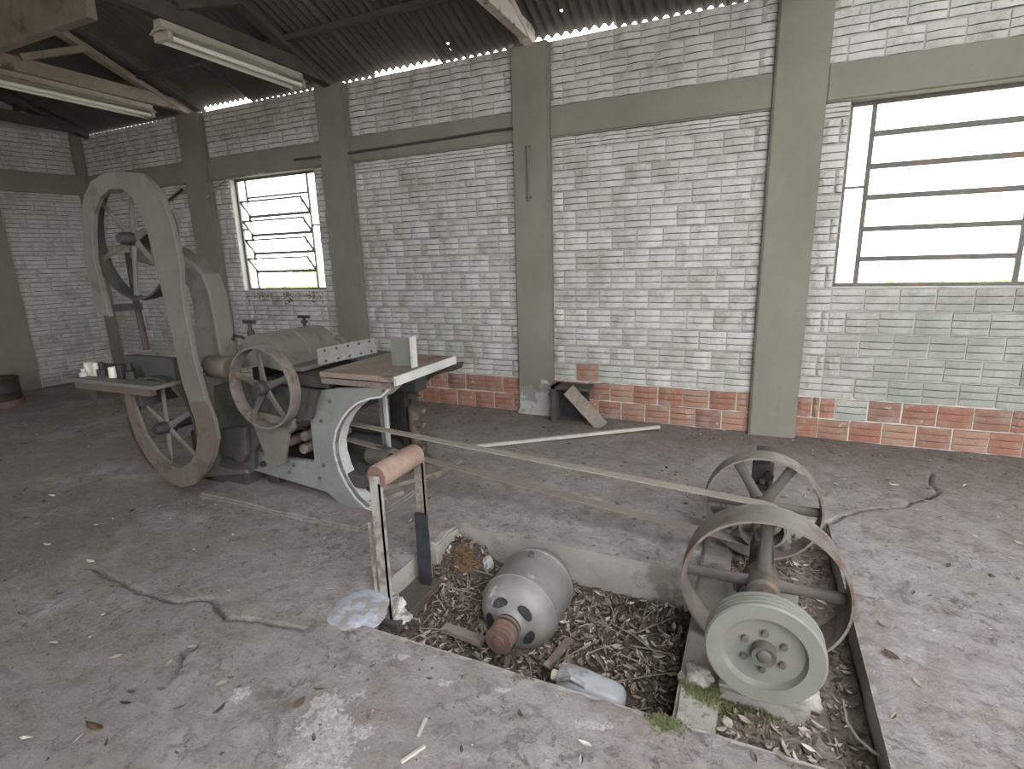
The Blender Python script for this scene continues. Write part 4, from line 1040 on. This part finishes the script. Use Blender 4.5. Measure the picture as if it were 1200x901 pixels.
# box and board beside the peeling column
cx0, cx1 = -1.53, -1.24
t = thing('dark_crate', 'dark open-sided crate standing on the floor right of the peeling column', 'crate', (-1.4, -.14, 0))
MB().box(cx0, cx0+.045, -.24, -.06, 0, .31, .003).build('side', 'darkwood', t)
MB().box(cx0+.045, cx1, -.12, -.06, 0, .27, .003).build('back_panel', 'black', t)
MB().box(cx0, cx1+.04, -.24, -.06, .285, .31, .003).build('top', 'darkwood', t)
MB().box(cx0+.045, cx1, -.24, -.06, .0, .02, .003).build('bottom', 'darkwood', t)
b = MB(); b.bar((-1.07, -.27, .01), (-1.36, -.27, .30), .02, .11, (0, 0, 1)); b.build('x', 'plank').name = 'leaning_board'
tag(bpy.data.objects['leaning_board'], 'grey-brown board leaning against the dark crate', 'board')
# old tyre-like drum at the left edge
dq = at(2, 455, Z=.2)
t = thing('rusty_drum', 'dark rusty drum standing by the end wall at the left edge', 'drum', (dq.x-.12, dq.y, 0))
dc = (dq.x-.14, dq.y, 0)
MB().lathe([(0, 0), (.20, 0), (.212, .01), (.205, .03), (.205, .14), (.212, .15), (.205, .16), (.205, .27), (.212, .285), (.20, .30), (0, .29)], dc, 'Z', 36).build('shell', 'darkiron', t)
MB().lathe([(.206, 0), (.214, 0), (.214, .06), (.206, .06)], dc, 'Z', 36, True, True).build('lower_band', 'rust', t)
MB().lathe([(0, 0), (.03, 0), (.03, .02), (0, .02)], (dc[0]+.1, dc[1], .29), 'Z', 12).build('cap', 'rust', t)
# bluish plaster lump on the pit corner and lime lumps
def lump(name, c, r, m, label, seed=0, cat='rubble', rg=1.0):
    bm = bmesh.new(); bmesh.ops.create_icosphere(bm, subdivisions=4, radius=1)
    for v in bm.verts:
        k = 1 + rg*(.35*noise.noise(v.co*1.6+Vector((seed, 0, 0))) + .14*noise.noise(v.co*5+Vector((seed, 3, 0))) + .05*noise.noise(v.co*13))
        v.co = Vector((v.co.x*r[0]*k, v.co.y*r[1]*k, v.co.z*r[2]*k))
    bm.verts.index_update(); b = MB(); b.add([v.co + Vector(c) for v in bm.verts], [[v.index for v in f.verts] for f in bm.faces], True); bm.free()
    return tag(b.build(name, m), label, cat)
q = at(413, 712, Z=0)
lump('plaster_lump', (q.x+.02, q.y+.0, -.01), (.125, .14, .018), 'bluestone', 'smooth bluish-white plaster lump on the corner of the pit', 2, 'rubble', .55)
q = at(460, 703, Z=-.08); lump('lime_lump', (q.x, q.y-.01, -.09), (.055, .05, .04), 'whitelump', 'rough white lime lump at the foot of the roller stand', 5)
q = at(455, 725, Z=-.12); lump('lime_lump', (q.x+.04, q.y+.04, -.125), (.04, .04, .025), 'whitelump', 'smaller white lime lump just below the foot of the roller stand', 9)
q = at(712, 668, Z=-.17); lump('lime_lump', (q.x, q.y-.02, -.17), (.035, .03, .03), 'whitelump', 'small pale lump against the back wall of the pit right of the motor', 12)
q = at(576, 668, Z=-.17); lump('lime_lump', (q.x-.02, q.y, -.15), (.03, .04, .05), 'whitelump', 'pale crumbly lump behind the motor on its left', 14)
q = at(943, 820, Z=-.07); lump('concrete_chunk', (q.x, q.y, -.06), (.045, .05, .035), 'pitwall', 'grey concrete chunk right of the grooved disc pulley', 21)
q = at(812, 790, Z=-.03); lump('concrete_chunk', (q.x+.01, q.y, -.045), (.05, .05, .045), 'pitwall', 'grey concrete chunk left of the grooved disc pulley', 23)
q = at(515, 640, Z=-.02); struct(rough_box(MB(), PX0-.01, PX0+.045, -2.36, PY1-.0, -.3, .004, .010, .02).build('trim_9', 'pitwall'))
# fibre heap
q = at(540, 645, Z=-.08); fb = MB(); rf = random.Random(4)
for _ in range(1500):
    a, rr = rf.uniform(0, 6.283), rf.random()**.6; x, y = q.x+.10*rr*math.cos(a)+.02, q.y+.085*rr*math.sin(a)-.02; z = -.16+.115*(1-rr)*rf.uniform(.5, 1.1)+.02
    d = Vector((rf.gauss(0, 1), rf.gauss(0, 1), rf.gauss(0, .5))).normalized()*rf.uniform(.006, .018); n_ = d.orthogonal().normalized()*.003
    p = Vector((x, y, z)); fb.add([p-d-n_, p-d+n_, p+d+n_*.4, p+d-n_*.4], [(0, 1, 2, 3)])
o = fb.build('fibre_heap', 'fibre', recalc=False); o['kind'] = 'stuff'; o['label'] = 'orange-brown heap of shredded fibre in the back corner of the pit'; o['category'] = 'debris'
# plastic jug
jt = thing('plastic_jug', 'dirty pale plastic jug lying on its side at the front of the pit', 'jug', (-.45, -2.77, -.24))
jc = (-.455, -2.765, -.185)
b = MB(); rings = []
for t_, w_, h_ in ((-.125, .03, .03), (-.12, .045, .045), (-.10, .052, .05), (-.02, .054, .052), (.03, .052, .05), (.085, .052, .05), (.112, .045, .042), (.125, .028, .026)):
    rings.append([(jc[0]+t_, jc[1]+w_*math.copysign(abs(math.cos(a))**.6, math.cos(a)), jc[2]-t_*.12+h_*math.copysign(abs(math.sin(a))**.6, math.sin(a))) for a in [2*math.pi*k/24 for k in range(24)]])
b.add([q for rg in rings for q in rg], [(i*24+j, i*24+(j+1) % 24, (i+1)*24+(j+1) % 24, (i+1)*24+j) for i in range(7) for j in range(24)] + [list(range(24))[::-1], list(range(168, 192))], True).build('body', 'jug', jt)
MB().lathe([(0, 0), (.020, 0), (.020, -.028), (.016, -.03), (0, -.03)], (jc[0]-.122, jc[1], jc[2]+.016), 'X', 16).build('cap', 'tube', jt)
MB().tube([(jc[0]-.10, jc[1]-.045, jc[2]+.045), (jc[0]-.06, jc[1]-.052, jc[2]+.075), (jc[0]-.01, jc[1]-.045, jc[2]+.05)], .008, 8).build('handle', 'jug', jt)

# ------------------------------------------------------------------ litter
def leaf(b, p, L, W, yaw, pitch, curl, rnd):
    M_ = Matrix.Rotation(yaw, 3, 'Z') @ Matrix.Rotation(pitch, 3, 'Y') @ Matrix.Rotation(rnd.uniform(-.5, .5), 3, 'X')
    vs = []
    for t, w_ in ((-.5, 0), (-.2, .8), (.15, 1), (.5, 0)):
        z = curl*L*(t*t*4)*.5
        if w_ == 0: vs.append((t*L, 0, z))
        else: vs += [(t*L, -W*w_/2, z+curl*W*.5), (t*L, 0, z-.1*W), (t*L, W*w_/2, z+curl*W*.5)]
    fs = [(0, 1, 2), (0, 2, 3), (1, 4, 5, 2), (2, 5, 6, 3), (4, 7, 5), (5, 7, 6)]
    b.add([M_ @ Vector(v) + Vector(p) for v in vs], fs, True)
rl = random.Random(11)
b = MB()
for _ in range(3400):
    x, y = rl.uniform(PX0+.04, PX1-.03), rl.uniform(PY0+.02, PY1-.02)
    if math.hypot((x-MX)/.17, (y+2.45)/.25) < .8: continue
    L = rl.uniform(.018, .06); leaf(b, (x, y, soil_z(x, y)+rl.uniform(.002, .018)), L, L*rl.uniform(.25, .5), rl.uniform(0, 6.28), rl.uniform(-.5, .5), rl.uniform(0, .6), rl)
o = b.build('leaf_litter', 'leaf', recalc=False); o['kind'] = 'stuff'; o['label'] = 'brown leaf litter covering the bottom of the motor pit'; o['category'] = 'leaf litter'
b = MB()
for _ in range(1300):
    x, y = rl.uniform(PX1+.1, TX1-.02), rl.uniform(PY0+.02, TY1-.02)
    L = rl.uniform(.015, .05); leaf(b, (x, y, soil_z(x, y)+rl.uniform(.002, .012)), L, L*rl.uniform(.25, .5), rl.uniform(0, 6.28), rl.uniform(-.4, .4), rl.uniform(0, .6), rl)
o = b.build('leaf_litter', 'leaf', recalc=False); o['kind'] = 'stuff'; o['label'] = 'thin leaf litter on the dirt of the shaft trench'; o['category'] = 'leaf litter'
b = MB()                                             # crumbs and bits over the slab
def crumb(b, p, s_, rnd):
    vs = [(s_*rnd.uniform(.5, 2.2), s_*rnd.uniform(-.4, .4), 0), (0, s_*rnd.uniform(.4, 1), 0), (-s_*rnd.uniform(.5, 1.4), 0, 0), (0, -s_*rnd.uniform(.4, 1), 0), (0, 0, s_*rnd.uniform(.25, .7))]
    a = rnd.uniform(0, 6.28); c, s2 = math.cos(a), math.sin(a)
    b.add([(p[0]+v[0]*c-v[1]*s2, p[1]+v[0]*s2+v[1]*c, p[2]+v[2]) for v in vs], [(0, 1, 4), (1, 2, 4), (2, 3, 4), (3, 0, 4)])
for _ in range(15000):
    x, y = rl.uniform(-6.5, 1.6), (rl.uniform(-4.0, -.1) if rl.random() < .8 else -.02-.35*rl.random()**2)
    if in_pit(x, y) or (noise.noise(Vector((x*1.6, y*1.6, 8))) < .05 and rl.random() < .85): continue
    crumb(b, (x, y, floor_h(x, y)-.001), rl.choice((.002, .003, .003, .004, .005, .006, .007, .010) if rl.random() < .97 else (.014, .018)), rl)
o = b.build('floor_crumbs', 'crumb', recalc=False); o['kind'] = 'stuff'; o['label'] = 'dark crumbs and grit scattered over the concrete floor'; o['category'] = 'debris'
b = MB()
for _ in range(700):
    x, y = rl.uniform(-6.5, 1.4), rl.uniform(-3.9, -.1)
    if in_pit(x, y): continue
    L = rl.uniform(.015, .05); leaf(b, (x, y, floor_h(x, y)+.004), L, L*.35, rl.uniform(0, 6.28), rl.uniform(-.12, .12), rl.uniform(0, .4), rl)
o = b.build('floor_leaf_bits', 'leaf', recalc=False); o['kind'] = 'stuff'; o['label'] = 'small dry leaf bits scattered over the concrete floor'; o['category'] = 'leaf litter'
b = MB()
for _ in range(90):                                # twigs in the pit
    x, y = rl.uniform(PX0+.15, PX1-.12), rl.uniform(PY0+.1, PY1-.1)
    if math.hypot((x-MX)/.2, (y+2.45)/.3) < 1: continue
    a = rl.uniform(0, 6.28); L = rl.uniform(.05, .13); z = soil_z(x, y)+.015
    b.tube([(x-L*math.cos(a), y-L*math.sin(a), z-.005), (x+rl.uniform(-.01, .01), y, z+.012), (x+L*math.cos(a), y+L*math.sin(a), z+rl.uniform(-.005, .03))], [.004, .003, .0015], 5)
o = b.build('twigs', 'plank', recalc=False); o['kind'] = 'stuff'; o['label'] = 'thin grey twigs tangled in the pit litter'; o['category'] = 'twigs'
# moss tufts by the disc pulley
b = MB()
for (u, v, s_) in ((833, 822, .05), (858, 823, .055), (880, 826, .06), (905, 824, .035), (815, 812, .025), (781, 868, .03)):
    q = at(u, v, Z=-.07)
    for _ in range(800):
        x, y = q.x+rl.gauss(0, s_*.7), q.y+rl.gauss(0, s_*.5); z = soil_z(x, y) if PX1+.13 < x else (-.044 if x > PX1 else -.2)
        if y < PY0: z = 0
        d = Vector((rl.gauss(0, 1), rl.gauss(0, 1), abs(rl.gauss(0, 1))+.5)).normalized()*rl.uniform(.008, .024); n_ = d.orthogonal().normalized()*.0035
        p = Vector((x, y, z)); b.add([p-n_, p+n_, p+d], [(0, 1, 2)])
o = b.build('moss', 'moss', recalc=False); o['kind'] = 'stuff'; o['label'] = 'green moss and tiny weeds below the grooved disc pulley'; o['category'] = 'moss'
# larger single leaves, bits and sticks that can be pointed at
def one_leaf(u, v, L, W, yaw, m, label, z0=0.0, pitch=.1, curl=.35, cat='leaf'):
    p = at(u, v, Z=z0); b = MB(); leaf(b, (p.x, p.y, p.z+.008), L, W, yaw, pitch, curl, rl)
    o = b.build('dry_leaf', m); tag(o, label, cat, 'single dry leaves on the floor and in the trench')
    so = o.modifiers.new('thickness', 'SOLIDIFY'); so.thickness = .0012
one_leaf(853, 851, .055, .03, 2.0, 'leafpale', 'pale curled leaf at the front edge of the trench below the disc pulley', -.06)
one_leaf(845, 858, .04, .025, .6, 'leafpale', 'smaller pale leaf touching the curled one below the disc pulley', -.06)
one_leaf(956, 852, .05, .02, 2.4, 'leafpale', 'narrow tan leaf in the dirt right of the disc pulley', -.07)
one_leaf(1045, 772, .065, .03, 2.2, 'leafbrown', 'dark brown leaf on the slab right of the trench')
one_leaf(1032, 735, .05, .012, 2.2, 'leafbrown', 'thin dark leaf on the slab right of the trench, beyond the dark brown one')
one_leaf(1088, 740, .045, .014, 2.5, 'leafpale', 'light leaf on the slab farther right of the trench')
one_leaf(1047, 570, .06, .025, .1, 'leafpale', 'pale leaf lying on the slab beyond the rear pulley')
one_leaf(56, 640, .05, .02, .3, 'leafpale', 'pale leaf on the brown floor near the left edge above the long crack')
one_leaf(107, 660, .05, .022, .2, 'leafpale', 'pale leaf at the left end of the long crack')
one_leaf(110, 857, .075, .035, .1, 'leafbrown', 'broad dark leaf on the slab at the lower left')
one_leaf(350, 828, .06, .025, 1.6, 'leafbrown', 'dark upright leaf left of the white lime patch')
one_leaf(258, 835, .055, .02, 1.7, 'leafbrown', 'narrow dark leaf on the slab between crack and lime patch')
one_leaf(760, 502, .05, .02, .2, 'leafpale', 'pale chip under the end of the long stick')
for (u1, v1, u2, v2, lab) in ((470, 893, 498, 874, 'short pale splinter of wood on the slab at the bottom, lying flat'), (490, 862, 499, 842, 'short pale splinter of wood on the slab at the bottom, pointing away')):
    tag(MB().bar(at(u1, v1, Z=.008), at(u2, v2, Z=.008), .008, .007).build('wood_splinter', 'palestick'), lab, 'splinter')
q0, q1 = at(640, 782, Z=-.20), at(668, 748, Z=-.17)
tag(MB().bar(q0, q1, .03, .012).build('metal_strip', 'steel'), 'short pale metal strip leaning in the litter right of the motor', 'strip')
q0, q1 = at(520, 735, Z=-.19), at(566, 752, Z=-.19)
tag(MB().bar(q0, q1, .045, .02).build('wooden_plank', 'plank'), 'narrow plank half buried in the litter left of the motor', 'plank')
root_pts = [at(u, v, Z=-.06) for u, v in ((988, 820), (992, 845), (1005, 865), (1022, 880), (1043, 893))]
tag(MB().tube(root_pts, [.003, .004, .004, .005, .004], 6).build('thin_root', 'plank'), 'thin pale root crossing the dirt at the trench edge', 'root')
for o in bpy.data.objects:
    if '_org' in o: del o['_org']
